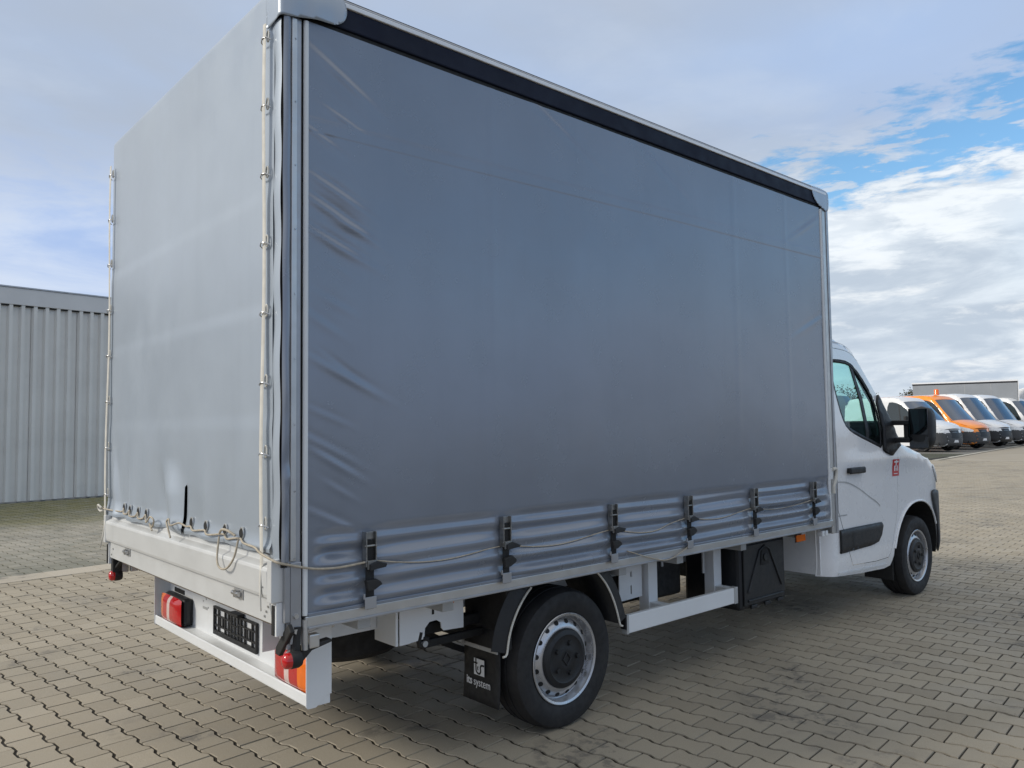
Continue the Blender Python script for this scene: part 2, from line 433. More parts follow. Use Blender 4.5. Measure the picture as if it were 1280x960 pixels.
for i, (d, x, y) in enumerate(near):
    M = stone_matrix(x, y)
    if i in vs_:
        o = bpy.data.objects.new('paver', stone_mesh); col.objects.link(o); o.parent = pave; o.matrix_local = M
    else: stone_geo(rest, M)
def fast_build(mb, name, m, parent):
    me = bpy.data.meshes.new(name); me.from_pydata(mb.v, [], mb.f); me.materials.append(m)
    o = bpy.data.objects.new(name, me); col.objects.link(o); o.parent = parent; o['kind'] = 'stuff'; return o
fast_build(rest, 'paver_field', M_paver, pave)
rest2 = MB()
for d, x, y in collect(VB+.14, 17.1, 30, 26): stone_geo(rest2, stone_matrix(x, y))
fast_build(rest2, 'mossy_paver_field', M_paver2, pave2)
# border of flat slabs between the two pavings
kerb = ground_sheet('border_strip', [uvp(-14, VB), uvp(36, VB), uvp(36, VB+.3), uvp(-14, VB+.3)], -.0065, M_joint)
tag(kerb, 'row of pale flat border slabs between the two pavings', None)
smesh = MB().box((-.248, -.19, -.0085), (.248, .19, .004)).mesh('border_slab'); smesh.materials.append(M_slab)
for i in range(-6, 40):
    x, y = uvp(i*.5, VB+.15); o = bpy.data.objects.new('border_slab', smesh); col.objects.link(o); o.parent = kerb
    o.matrix_local = Matrix.Translation((x, y, rs.gauss(.001, .0012))) @ Matrix.Rotation(GA, 4, 'Z')
# parking strip of the far vans
M_park = mat('dark_parking_paving', (.16, .155, .14), .85, 0, .15, .6, dirt=.3, dirtc=(.1, .095, .085))
M_kline = mat('pale_kerb_line', (.42, .40, .34), .8, 0, .1, 2)
pa = R(8.1); pu = Vector((math.cos(pa), math.sin(pa))); pv = Vector((-math.sin(pa), math.cos(pa))); p0 = Vector((30.8, 9.25))
def pk(u, v): q = p0+pu*u+pv*v; return (q.x, q.y)
ground_sheet('parking_strip', [pk(-24, .25), pk(70, .25), pk(70, 12), pk(-24, 12)], -.018, M_park)
ground_sheet('kerb_line', [pk(-24, 0), pk(70, 0), pk(70, .25), pk(-24, .25)], -.014, M_kline)

# ------------------------------------------------------------------ warehouse
BA = R(8.0); bu = Vector((math.cos(BA), math.sin(BA))); bn_ = Vector((math.sin(BA), -math.cos(BA))); b0 = Vector((1.69, 17.24))
wh = empty('warehouse', (1.69, 17.24, 0), BA)
tag(wh, 'grey corrugated metal warehouse with plain fascia behind the mossy paving', 'warehouse')
PIT = .235
def sheet(n, first):
    # trapezoid profile, local x along the wall, local -y outward
    prof = []
    x = 0
    for k in range(n):
        w = PIT if (k or not first) else PIT*1.0
        prof += [(x, 0), (x+.034, -.072), (x+.034+.07, -.072), (x+.034+.07+.020, 0)]
        x += w
    prof.append((x, 0)); return prof, x
xx = -9.0
while xx < 8:
    prof, w = sheet(4, True); mb = MB(); n = len(prof)
    vs = [(xx+a, b, .03) for a, b in prof] + [(xx+a, b, 4.36) for a, b in prof]
    mb.add(vs, [(i, i+1, n+i+1, n+i) for i in range(n-1)])
    mb.build('wall_panel', M_cladding, wh, solid=0)
    # screws
    xx += w+.012
box('fascia', (-9.2, -.09, 4.33), (8.2, .3, 4.70), M_fascia, wh, .01)
box('fascia_cap', (-9.25, -.11, 4.70), (8.25, .4, 4.735), M_alud, wh, .006)
box('plinth', (-9.1, -.03, -.02), (8.1, .2, .028), mat('concrete_plinth', (.3, .29, .27), .9), wh, .004)
box('inner_wall', (-9.0, .012, .0), (8.0, 12, 4.32), M_cladding, wh, 0)
box('roof', (-9.0, .02, 4.45), (8.0, 12, 4.6), M_fascia, wh, 0)
drip = box('drip_flashing', (-9.15, -.06, 4.30), (8.15, .0, 4.328), M_blackm, wh, 0)


# ================================================================== TRUCK
W, L, H = 2.24, 4.27, 3.225
truck = empty('box_truck', (0, 0, 0))
tag(truck, 'white truck with silver grey curtain sided box body, seen from its tarped rear corner', 'truck')
def my(y): return W-y
rnd = random.Random(11)
CLAMPS = [.355, 1.062, 1.796, 2.448, 3.14, 3.895]

# ---- side curtain ------------------------------------------------
WR = []
for i in range(17):       # slanting stress folds along the rear edge
    z = 1.15+i*.105+rnd.uniform(-.03, .03)
    WR.append((rnd.uniform(.16, .26), z, rnd.uniform(.06, .15), rnd.uniform(.010, .018), rnd.choice((.5, 1, 1, .7))*rnd.uniform(.0012, .0040)*(1.0 if z < 2.75 else .4), rnd.uniform(.30, .62)))
WR += [(.24, 2.90, .14, .020, .007, .55), (.22, 2.43, .13, .016, .008, .42), (.23, 2.33, .14, .018, .009, .45), (.22, 2.22, .13, .015, .007, .40), (3.95, 2.9, .2, .02, .004, -.5), (3.98, 2.2, .2, .02, .003, -.4), (1.45, 3.0, .25, .02, .004, .5), (2.2, 3.0, .3, .02, .003, .5)]
def curtain_y(x, z):
    y = 0.0
    # billow
    y -= .010*math.sin(math.pi*max(0, min(1, (x-.1)/4.05)))*math.sin(math.pi*max(0, min(1, (z-1.1)/2.0)))
    y += .0035*math.sin(x*2.3+z*1.1)*math.sin(z*1.7+.5)+.0016*math.sin(x*5.1-z*2.3+1)*math.sin(z*3.3+x)
    for cx, cz, lx, lz, a, sl in WR:
        dx = (x-cx)/lx
        if abs(dx) < 2.4:
            dz = (z-cz+sl*(x-cx))/lz
            if abs(dz) < 3: y -= a*math.exp(-dx*dx-dz*dz)*1.0 - .6*a*math.exp(-dx*dx-(dz-1.5)**2)
    zw = 2.67+.014*x
    y -= .0017*(sm(zw-.026, zw-.019, z)-sm(zw+.019, zw+.026, z))
    y -= .0012*math.exp(-((z-zw-.028)/.006)**2)
    for xs in (3.02, 3.66, 1.02): y -= .0012*(sm(xs-.02, xs-.018, x)-sm(xs+.018, xs+.02, x))
    # gathered hem
    if z < 1.13:
        near = min(abs(x-c) for c in CLAMPS); k = 1
        dd = min(near/.16, 1)
        i = sum(c < x for c in CLAMPS)
        ph = .35*math.sin(x*3.1+i*1.9)
        a = .0165*(.40+.60*dd)*sm(.80, .85, z)*sm(1.13, 1.04, z)*(.75+.25*math.sin(i*2.7+1)) * sm(.11, .22, x)*sm(4.16, 4.0, x)
        y -= a*math.sin((z-.82)*2*math.pi/.078+ph)+a*.35*math.sin((z-.82)*2*math.pi/.12+x*1.3)
        y += .012*sm(1.135, 1.075, z)*sm(1.0, 1.075, z)*dd*sm(.1, .3, x)
        y -= .010*sm(1.02, .95, z)*sm(.80, .86, z)*dd*sm(.1, .3, x)
        y += .006*math.exp(-(near/.03)**2)*sm(1.12, 1.05, z)
    return y
def zlist():
    zs = []; z = .815
    while z < 1.14: zs.append(z); z += .006
    while z < 3.074: zs.append(z); z += .0036 if 2.625 < z < 2.775 else .0105
    zs.append(3.078); return zs
def xlist():
    xs = []; x = .098
    while x < .52: xs.append(x); x += .009
    while x < 4.15: xs.append(x); x += .017
    xs.append(4.15); return xs
ZS, XS = zlist(), xlist()
def curtain(side):
    nx, nz = len(XS), len(ZS); vs = []
    for z in ZS:
        for x in XS:
            y = curtain_y(x, z); vs.append((x, y if side > 0 else my(y), z))
    mb = MB(); mb.add(vs, [(j*nx+i, j*nx+i+1, (j+1)*nx+i+1, (j+1)*nx+i) for j in range(nz-1) for i in range(nx-1)])
    return mb
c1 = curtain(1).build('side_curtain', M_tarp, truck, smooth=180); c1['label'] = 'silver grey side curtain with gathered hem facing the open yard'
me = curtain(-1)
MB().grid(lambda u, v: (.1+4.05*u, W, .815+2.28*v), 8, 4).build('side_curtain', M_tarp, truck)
# hem pocket lip
MB().box((.10, -.006, .808), (4.15, .004, .822)).build('curtain_hem', M_tarp, truck, bevel=.003)

# ---- body frame --------------------------------------------------
for s in (0, 1):
    F_ = (lambda y: y) if s == 0 else my
    def bx(nm, lo, hi, m, bev=.004):
        y0, y1 = sorted((F_(lo[1]), F_(hi[1])))
        return box(nm, (lo[0], y0, lo[2]), (hi[0], y1, hi[2]), m, truck, bev)
    rail = bx('side_rail', (.09, -.004, .766), (4.20, .055, .812), M_alu, .006)
    bx('rail_lip', (.10, -.010, .762), (4.16, -.0045, .772), M_alud, .002)
    # rear corner post
    bx('corner_post', (.022, .004, .70), (.074, .07, 3.08), M_alud, .004)
    post = bx('post_profile', (.030, -.005, 1.02), (.052, .0035, 3.07), M_alu, .003)
    bx('post_foot', (.008, -.006, .80), (.030, .02, 1.0), M_alud, .003)
    bx('post_foot', (.031, -.0045, .72), (.074, .0035, 1.015), M_alud, .003)
    bx('post_gap_strip', (.0745, .012, .79), (.082, .06, 3.07), M_blackm, 0)  # black strip stands in for the dark gap between post and tube
    mbp = MB().cyl((.0915, F_(.004), .815), (.0915, F_(.004), 3.075), .0105, n=14); mbp.build('curtain_tube', M_wcoat, truck, smooth=40)
    for zz in (.735, .79):
        MB().cyl((.052, F_(-.0045), zz+.03), (.052, F_(-.0125), zz+.03), .011, .009, n=14).build('bolt', M_alu, truck, smooth=40)
    for k in range(9):
        zz = 1.03+k*.245
        MB().cyl((.0455, F_(-.0045), zz), (.0455, F_(-.008), zz), .0035, n=8).build('rivet', M_chrome, truck)
    # front corner post
    bx('front_post', (4.195, .0, .71), (4.27, .07, 3.09), M_alu, .005)
    bx('front_post_edge', (4.245, -.006, .71), (4.275, -.0005, 3.09), M_alud, .003)
    MB().cyl((4.168, F_(.004), .815), (4.168, F_(.004), 3.07), .0125, n=14).build('curtain_tube', M_wcoat, truck, smooth=40)
    for xx_ in (4.05, 4.10): bx('tube_foot', (xx_, .005, .705), (xx_+.035, .045, .741), M_wcoat, .003)
    # tube feet with ratchet under the rear end
    bx('ratchet_housing', (.108, -.003, .69), (.150, .03, .741), M_alu, .005)
    MB().cyl((.0915, F_(.004), .69), (.0915, F_(.004), .80), .0125, n=14).build('tube_foot', M_alu, truck, smooth=40)
    # top rail: recessed dark track, white lip, roof edge
    bx('track_band', (.05, -.006, 3.096), (4.24, .06, 3.1835), M_navy, .006)
    bx('track_shadow_gap', (.105, .004, 3.070), (4.19, .05, 3.0955), M_blackm, .002)
    bx('roof_lip', (.05, -.012, 3.184), (4.25, .06, 3.2035), M_white, .003)
    bx('roof_rail', (.03, .0, 3.204), (4.26, .08, 3.222), M_alud, .008)
# roof skin with a slight crown and soft edges
def roof_fn(u, v):
    x = .012+4.262*u; y = .002+(W-.004)*v
    return (x, y, 3.223+.035*sm(0, .1, u)*math.sin(math.pi*v)+.004*math.sin(u*19)*math.sin(math.pi*v))
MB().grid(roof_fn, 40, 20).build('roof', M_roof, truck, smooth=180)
box('front_wall', (4.235, .075, .72), (4.268, W-.075, 3.215), M_wcoat, truck, 0)
box('floor', (.03, .06, .765), (4.23, W-.06, .80), mat('plywood_floor', (.16, .12, .08), .7), truck, 0)

# roof tarp corner caps wrapping over the side
def cap(poly, rear, s):
    F_ = (lambda y: y) if s == 0 else my
    poly = chaikin(poly, 2); r = .020
    def fn(a, z):
        t = max(0, min(1, (z-3.05)/.17)); bul = .009*math.sin(t*math.pi)+.004*math.sin(a*48+1)*(1-t)
        top = .016*(1-math.sqrt(max(0, 1-((z-3.20)/.03)**2))) if z > 3.20 else 0
        if not rear: return (a, F_(-.008-.4*bul+top), z)
        # unrolled coordinate a: negative on the rear face, rounded corner, positive on the side
        h = r*math.pi/4
        if a < -h: return (-.019+top, F_(-(a+h)+r-.012), z)
        if a > h: return (a-h+r-.019, F_(-.012-bul*min(1, (a-h)/.05)+top), z)
        ph = (a+h)/(2*h)*math.pi/2
        return (-.019+r-r*math.cos(ph)+top*.7, F_(-.012+r-r*math.sin(ph)+top*.7), z)
    panel(poly, [], fn, .012).build('roof_cap', M_roof, truck, smooth=180, solid=.0015)
for s in (0, 1):
    cap(([(-.125, 3.228), (-.125, 3.06), (-.115, 3.045), (-.06, 3.052), (-.01, 3.064)] if s == 0 else [(.012, 3.229), (.012, 3.066)])+[ (.04, 3.066), (.10, 3.080), (.17, 3.088), (.235, 3.095), (.265, 3.125), (.272, 3.175), (.25, 3.229)], True, s)
    cap([(4.03, 3.226), (4.035, 3.18), (4.06, 3.13), (4.12, 3.095), (4.2, 3.075), (4.278, 3.06), (4.282, 3.15), (4.28, 3.226)], False, s)

# ---- rear tarp ----------------------------------------------------
SLY, SLZ = .955, 1.257
def rear_x(y, z):
    x = -.010
    x -= .010*math.sin(math.pi*max(0, min(1, y/W)))*math.sin(math.pi*max(0, min(1, (z-1.0)/2.2)))
    low = sm(1.75, 1.05, z)
    x -= low*(.009*math.sin(y*7.0+z*2.6)+.005*math.sin(y*15.5-z*3.1+1))*(.25+.75*sm(.5, 1.4, y))
    # soft fat fold left of the slit and crumpled far corner
    x -= .030*math.exp(-((y-1.12-.25*(z-1.15))/.10)**2)*sm(1.38, 1.20, z)*sm(1.0, 1.08, z)
    x += .012*math.exp(-((y-1.27-.2*(z-1.15))/.05)**2)*sm(1.4, 1.15, z)
    x -= .026*math.exp(-((y-2.06-.22*(z-1.05))/.05)**2)*sm(1.45, 1.15, z)
    x += .014*math.exp(-((y-1.90+.10*(z-1.05))/.05)**2)*sm(1.5, 1.1, z)
    x -= .005*math.exp(-((y-.72)/.05)**2)*sm(1.5, 1.1, z)+.006*math.exp(-((y-.36+.2*(z-1.2))/.06)**2)*sm(1.6, 1.1, z)
    for zf in (2.42, 1.98, 1.55): x -= .0030*sm(zf+.02, zf-.05, z)*sm(zf-.45, zf-.05, z)
    x -= .004*math.exp(-((z-1.045)/.012)**2)+.010*sm(1.12, 1.03, z)
    return x
YT = [(.060+(2.241-.060)*i/150) for i in range(151)]
k = min(range(len(YT)), key=lambda i: abs(YT[i]-SLY)); YT[k] = SLY; KS = k
ZT = [1.028+i*.0105 for i in range(int((3.222-1.028)/.0105)+1)]
def rear_mesh():
    vs = []; fs = []; ny = len(YT); nz = len(ZT)
    def sag(y): return .003*math.sin(y*17)
    for z in ZT:
        for i, y in enumerate(YT):
            b = sm(1.1, 1.03, z); zz = z+b*(sag(y)+.018*(1-y/W)); vs.append((rear_x(y, z)+(.026*(1-math.sqrt(max(0, 1-((z-3.19)/.034)**2))) if z > 3.19 else 0), y if z < 3.0 else .060+(y-.060)*1.0, zz))
    dup = {}
    for j, z in enumerate(ZT):
        if z < SLZ:
            w = .017*math.sin(math.pi*min(1, (SLZ-z)/.30))**.8+.002
            a = vs[j*ny+KS]; dup[j] = len(vs); vs.append((a[0]+.006, a[1]-w*.5, a[2])); vs[j*ny+KS] = (a[0]-.008, a[1]+w*.5, a[2])
    for j in range(nz-1):
        for i in range(ny-1):
            q = [j*ny+i, j*ny+i+1, (j+1)*ny+i+1, (j+1)*ny+i]
            if i+1 == KS: q = [q[0], dup.get(j, q[1]), dup.get(j+1, q[2]), q[3]]
            fs.append(tuple(q))
    mb = MB(); mb.add(vs, fs); return mb
rt = rear_mesh().build('rear_tarp', M_tarp2, truck, smooth=180); rt['label'] = 'silver grey rear tarp, sunlight put into its tone, laced down over the tailgate'
for s in (0, 1):
    F_ = (lambda y: y) if s == 0 else my
    def flap(u, v, F_=F_):
        z = 1.02+2.05*v
        x = -.004+.030*u; w = .003*math.sin(z*31)*sm(1.9, 1.1, z)+.003*math.sin(z*11+2)
        return (x+.001*math.sin(z*17), F_(-.003-.010*math.sin(math.pi*u)-w*math.sin(math.pi*u)-.010*math.exp(-((z-1.33)/.03)**2)*u), z)
    MB().grid(flap, 8, 160).build('corner_flap', M_tarp, truck, smooth=180)
    if s == 0: box('corner_gap', (-.001, min(F_(.004), F_(.040)), 1.0), (.012, max(F_(.004), F_(.040)), 3.06), M_blackm, truck, 0)
    y = F_(.105) if s == 0 else 2.214
    # lacing rod with hooks
    path = [(-.030-.004*math.sin(t*9), y+.004*math.sin(t*5+s), 1.00+(3.06-1.0)*t) for t in [i/40 for i in range(41)]]
    mb = MB(); P = path; vs = []
    for (px_, py_, pz_) in path:
        wd = .013; vs += [(px_, py_-wd, pz_), (px_-.004, py_-wd*.6, pz_), (px_-.004, py_+wd*.6, pz_), (px_, py_+wd, pz_)]
    n = len(path); mb.add(vs, [(i*4+a, i*4+(a+1) % 4, (i+1)*4+(a+1) % 4, (i+1)*4+a) for i in range(n-1) for a in range(4)])
    rod = mb.build('lacing_strap', M_strap, truck, smooth=50)
    tail = [(-.032-.01*t, y+.01*t-.035*t*t*(1 if s == 0 else -1), 1.0-.16*t) for t in [i/8 for i in range(9)]]
    mb = MB(); vs = []
    for i, (a, b, c) in enumerate(tail):
        wd = .011*(1-.85*i/8); vs += [(a, b-wd, c), (a-.003, b, c), (a, b+wd, c)]
    mb.add(vs, [(i*3+a, i*3+a+1, (i+1)*3+a+1, (i+1)*3+a) for i in range(8) for a in range(2)])
    mb.build('strap_tail', M_strap, truck, smooth=60, solid=.003)
    for kk in range(8):
        zz = 3.0-kk*.265
        hk = [(-.016, y+.030, zz-.012), (-.034, y+.022, zz-.002), (-.040, y, zz+.006), (-.034, y-.022, zz+.004), (-.018, y-.030, zz-.004)]
        MB().tube(hk, .0028, 6).build('hook', M_chrome, truck, smooth=60)
        ring = [(-.028, y+(.0-.014), zz+.016+.014*math.sin(a)+.0) if False else (-.024+.0*a, y-.016+.010*math.cos(a), zz+.012+.022*math.sin(a)) for a in [2*math.pi*i/12 for i in range(12)]]
        MB().tube(ring, .003, 6, True).build('eyelet', M_strap, truck, smooth=60)
if True:   # tarp hem between rod and corner
    for y0, y1 in ((.010, .086),): MB().grid(lambda u, v: (-.006-.004*math.sin(math.pi*u)-.002*math.sin(v*40), y0+(y1-y0)*u, 1.03+2.03*v), 6, 60).build('rear_hem', M_tarp2, truck, smooth=180)

# grommets and lacing rope along the bottom
GR = [1.93, 1.77, 1.62, 1.475, .87, .68, .49, .32]
rp = []
for y in GR:
    z = 1.088+.012*(1-y/W); x = rear_x(y, z)-.004
    ring = [(x, y+.016*math.cos(a), z+.022*math.sin(a)) for a in [2*math.pi*i/16 for i in range(16)]]
    g_ = MB().tube(ring, .0042, 6, True).build('grommet', M_alu, truck, smooth=60)
    MB().cyl((x-.0055, y, z), (x+.004, y, z), .0165, n=16).build('grommet_hole', M_blackm, g_)
def rope(path, r, name='lacing_rope', m=None):
    P = [Vector(p) for p in path]; out = []
    for i in range(len(P)-1):
        a, b, c, d = P[max(i-1, 0)], P[i], P[i+1], P[min(i+2, len(P)-1)]
        for k in range(8):
            t = k/8; out.append(.5*((2*b)+(c-a)*t+(2*a-5*b+4*c-d)*t*t+(3*b-a-3*c+d)*t**3))
    out.append(P[-1]); return MB().tube(out, r, 8).build(name, m or M_rope, truck, smooth=70)
def rx(y, z, o=.012): return rear_x(y, z)-o
pts = [(-.02, 2.262, 1.075), (-.035, 2.24, 1.065)]
for y in GR[:4]: pts += [(rx(y, 1.08), y+.03, 1.066), (rx(y, 1.08, .008), y, 1.085), (rx(y, 1.08, .016), y-.03, 1.060)]
pts += [(rx(1.42, 1.06, .02), 1.42, 1.055), (rx(1.36, 1.06, .03), 1.36, 1.085), (rx(1.33, 1.06, .03), 1.32, 1.070), (rx(1.33, 1.06, .025), 1.36, 1.035), (rx(1.33, 1.06, .025), 1.40, 1.048), (rx(1.33, 1.06, .03), 1.345, 1.02)]
rope(pts, .0042)
pts = [(rx(1.03, 1.06, .03), 1.005, 1.02), (rx(1.03, 1.06, .03), 1.04, 1.06), (rx(1.03, 1.06, .025), 1.075, 1.085), (rx(1.03, 1.06, .025), 1.045, 1.10), (rx(1.03, 1.06, .03), 1.01, 1.075), (rx(.96, 1.06, .02), .96, 1.088)]
for y in GR[4:]: pts += [(rx(y, 1.08, .014), y+.04, 1.076), (rx(y, 1.08, .008), y, 1.078), (rx(y, 1.08, .016), y-.05, 1.066)]
pts += [(-.035, .16, 1.062), (-.042, .10, 1.05), (-.035, .03, 1.035), (-.018, -.012, 1.022), (.03, -.018, 1.008), (.12, -.018, .985), (.22, -.020, .977), (.33, -.026, .984)]
rope(pts, .0042)
rope([(rx(.5, 1.06, .02), .50, 1.07), (rx(.5, 1.05, .035), .47, .985), (-.06, .43, .955), (-.055, .37, .962), (-.045, .325, 1.01), (rx(.31, 1.07, .018), .315, 1.075)], .0042)
rope([(rx(.49, 1.06, .022), .49, 1.085), (-.05, .44, 1.105), (-.055, .37, 1.108), (-.04, .33, 1.09)], .005)
rope([(-.045, 2.245, 1.07), (-.055, 2.27, 1.085), (-.05, 2.285, 1.065), (-.045, 2.265, 1.05), (-.04, 2.235, 1.055)], .006, m=M_strap)

# side cord from clamp to clamp
prev = (.33, -.026, .984)
zc_ = [.984, .965, .968, .972, .975, .975]
for i in range(5):
    a, b = CLAMPS[i]+.025, CLAMPS[i+1]-.02; za, zb = zc_[i], zc_[i+1]
    pts = []
    for kk in range(9):
        t = kk/8; x = a+(b-a)*t; z = za+(zb-za)*t-.035*math.sin(math.pi*min(1, t*1.05))*(1 if i != 2 else 1.3)*(1-t*.35)
        pts.append((x, min(curtain_y(x, z), curtain_y(x, z+.01))-.006, z))
    rope(pts, .0026, 'side_cord')
rope([(1.9, -.02, .85), (2.1, -.016, .79), (2.25, -.016, .762), (2.4, -.018, .80), (2.45, -.022, .83)], .0026, 'side_cord')

# ---- curtain clamps ------------------------------------------------
M_clamp = mat('dull_zinc', (.30, .30, .29), .38, .9, .2, 40)
def clamp(x, k):
    tilt = .012*math.sin(k*2.1)
    y0 = -.012
    b = MB()
    w = .024
    b.box((x-w, y0-.022, .965), (x-w+.005, y0+.008, 1.10)); b.box((x+w-.005, y0-.022, .965), (x+w, y0+.008, 1.10))
    b.box((x-w+.0052, y0-.008, 1.070), (x+w-.0052, y0-.003, 1.099)); b.cyl((x-w-.004, y0-.014, 1.045), (x+w+.004, y0-.014, 1.045), .005, n=8)
    b.cyl((x-w-.003, y0-.016, .985), (x+w+.003, y0-.016, .985), .005, n=8); b.box((x-w+.0052, y0-.026, .955), (x+w-.0052, y0-.018, .988))
    o = b.build('clamp', M_clamp, truck, bevel=.0015)
    MB().box((x-.018, y0-.010, .80), (x+.018, y0-.004, 1.066)).build('strap', M_blackm, o, bevel=.001)
    # lever
    lx = x+.010
    le = MB(); le.prism([(lx-.022, .975), (lx+.012, .985), (lx+.055+.01*math.sin(k), .972-.006*k % .012), (lx+.05, .958), (lx+.010, .955), (lx-.022, .95)], lambda a, c: (a, y0-.034, c), lambda a, c: (a, y0-.012, c))
    le.build('lever', M_black, o, bevel=.003)
    st = MB(); q = .0 if k % 2 else .01
    st.prism([(x-.028, .915), (x+.022, .925-q), (x+.048-q, .905), (x+.046, .893), (x+.012, .876), (x-.02, .872)], lambda a, c: (a, y0-.030, c), lambda a, c: (a, y0-.008, c))
    st.build('strap_tongue', M_rubber, o, bevel=.004)
    MB().box((x-.026, y0-.016, .802), (x+.026, y0-.011, .848)).box((x-.030, y0-.013, .84), (x-.022, y0-.005, .862)).build('hook_plate', M_alud, o, bevel=.002)
for k, x in enumerate(CLAMPS): clamp(x, k)
# loose white hook at the front post
rope([(4.19, -.018, 1.17), (4.225, -.022, 1.175), (4.235, -.022, 1.14), (4.215, -.022, 1.09), (4.195, -.02, 1.05), (4.195, -.018, 1.0)], .012, 'curtain_hook', M_strap)
MB().box((4.172, -.012, 1.10), (4.205, -.004, 1.18)).build('hook_base', M_wcoat, truck, bevel=.003)

# ---- tailgate ----------------------------------------------------
gate = MB(); gp = [(-.004, .892), (-.030, .886), (-.034, .90), (-.036, .985), (-.033, .997), (-.004, 1.012), (.0, 1.035), (.018, 1.05), (.018, .892)]
gate.prism(gp, lambda a, c: (a, .052, c), lambda a, c: (a, W-.052, c))
tg = gate.build('tailgate', M_gate, truck, bevel=.003)
MB().box((-.010, .055, .79), (.02, W-.055, .8905)).build('sill_panel', M_gate, tg, bevel=.003)
for y0, y1 in ((.012, .050), (W-.050, W-.012)):
    MB().box((-.036, y0, .875), (.016, y1, 1.03)).build('gate_end', M_gate, tg, bevel=.003)
    MB().box((-.014, y0+.004, .752), (.019, y1-.006, .874)).build('gate_foot', M_wcoat, tg, bevel=.002)
    MB().box((-.018, y0+.016, .755), (-.0145, y1-.002, .862)).build('foot_pad', M_blackm, tg)
for y in (.36, 1.84):
    lb = MB().box((-.014, y-.045, .838), (-.0105, y+.045, .878)).build('latch_plate', M_alu, tg, bevel=.002)
    MB().cyl((-.022, y-.03, .860), (-.022, y+.035, .860), .009, n=12).box((-.030, y-.012, .846), (-.0145, y+.012, .872)).build('latch', M_chrome, lb, smooth=40)
for y in (.09, .105, .12, W-.09, W-.12):
    MB().cyl((-.0105, y, .83+.02*math.sin(y*90)), (-.0135, y, .83+.02*math.sin(y*90)), .005, n=8).build('rivet', M_chrome, tg)
MB().cyl((-.0365, .085, .925), (-.034, .085, .925), .004, n=8).build('rivet', M_chrome, tg)

# ---- rear marker lamps on rubber arms ------------------------------
for s in (0, 1):
    F_ = (lambda y: y) if s == 0 else my
    if s == 0:
        mb = MB()
        mb.prism([(-.018, .80), (-.045, .775), (.050, .672), (.082, .675), (.080, .70)], lambda a, c: (.012, a, c), lambda a, c: (.030, a, c))
        arm = mb.build('marker_arm', M_rubber, truck, bevel=.004)
        MB().cyl((.050, .0, .665), (.060, .005, .78), .017, .018, n=14).build('arm_socket', M_rubber, arm, smooth=40)
        MB().prism([(.065, .655), (.085, .70), (.20, .712), (.205, .700), (.12, .682), (.085, .65)], lambda a, c: (a, .0, c), lambda a, c: (a, .04, c)).build('arm_gusset', M_rubber, arm, bevel=.004)
        cx_, cy_, cz_ = .012, -.014, .668
    else:
        mb = MB().box((.0, W-.075, .70), (.05, W-.035, .80)); mb.prism([(W-.05, .73), (W-.17, .79), (W-.19, .79), (W-.05, .71)], lambda a, c: (.012, a, c), lambda a, c: (.035, a, c))
        arm = mb.build('marker_arm', M_rubber, truck, bevel=.004)
        cx_, cy_, cz_ = .0, W-.055, .685
    d = MB().lathe([(0, .0), (.022, .0), (.028, .004), (.031, .012), (.031, .036), (.026, .048), (0, .052)], (cx_+.005, cy_, cz_), (1, 0, 0), 20).build('marker_body', M_rubber, arm, smooth=50)
    MB().lathe([(0, -.020), (.018, -.018), (.026, -.012), (.029, .0), (.029, .010)], (cx_+.004, cy_, cz_), (1, 0, 0), 20).build('marker_lens', M_red, d, smooth=60)

# ---- rear bumper ----------------------------------------------------
BY0, BY1 = .19, 2.05
bp_ = [(.200, .458), (.196, .453), (.196, .409), (.205, .402), (.30, .402), (.30, .70), (.277, .70), (.277, .444), (.206, .440)]
bm_ = MB().prism(bp_, lambda a, c: (a, BY0+.004, c), lambda a, c: (a, BY1-.004, c))
bumper = bm_.build('rear_bumper', M_wcoat, truck, bevel=.003); bumper['label'] = 'white rear bumper beam carrying the tail lamps and plate holder'
for y0, y1 in ((BY0-.002, BY0+.0035), (BY1-.0035, BY1+.002)):
    MB().prism([(.192, .408), (.200, .400), (.235, .400), (.283, .440), (.303, .440), (.303, .712), (.270, .712), (.205, .700), (.192, .68)] if y0 < 1 else [(.192, .408), (.2, .4), (.303, .4), (.303, .715), (.2, .715), (.192, .70)], lambda a, c: (a, y0, c), lambda a, c: (a, y1, c)).build('bumper_end', M_wcoat, bumper, bevel=.0012)
MB().box((.192, BY0+.0042, .60), (.197, BY0+.03, .70)).build('bumper_flange', M_wcoat, bumper, bevel=.001)
def tail_lamp(yc, s):
    # s=+1: outer side at larger y
    y0, y1 = yc-.162, yc+.162
    h = MB(); h.box((.222, y0, .446), (.2768, y1, .596)); ho = h.build('tail_lamp', M_black, truck, bevel=.02)
    def seg(nm, a, b, m, z0=.448, z1=.594, d=.010):
        ya, yb = (yc+s*a, yc+s*b); ya, yb = min(ya, yb), max(ya, yb)
        def fn(u, v):
            y = ya+(yb-ya)*u; tt = (y-yc)/.165
            e = abs(tt)**4; vz = 2*v-1
            return (.223-d-.022*(1-e)*(1-abs(vz)**5), y, (z0+z1)/2+(z1-z0)/2*vz*(1-.10*abs(tt)**6))
        MB().grid(fn, 10, 10).build(nm, m, ho, smooth=180)
    seg('brake_lens', -.160, -.030, M_red); seg('reversing_lens', -.030, .012, M_wlens); seg('tail_lens', .012, .085, M_red); seg('indicator_lens', .085, .160, M_orange)
tail_lamp(BY1-.225, 1)
tail_lamp(BY0+.165, -1)
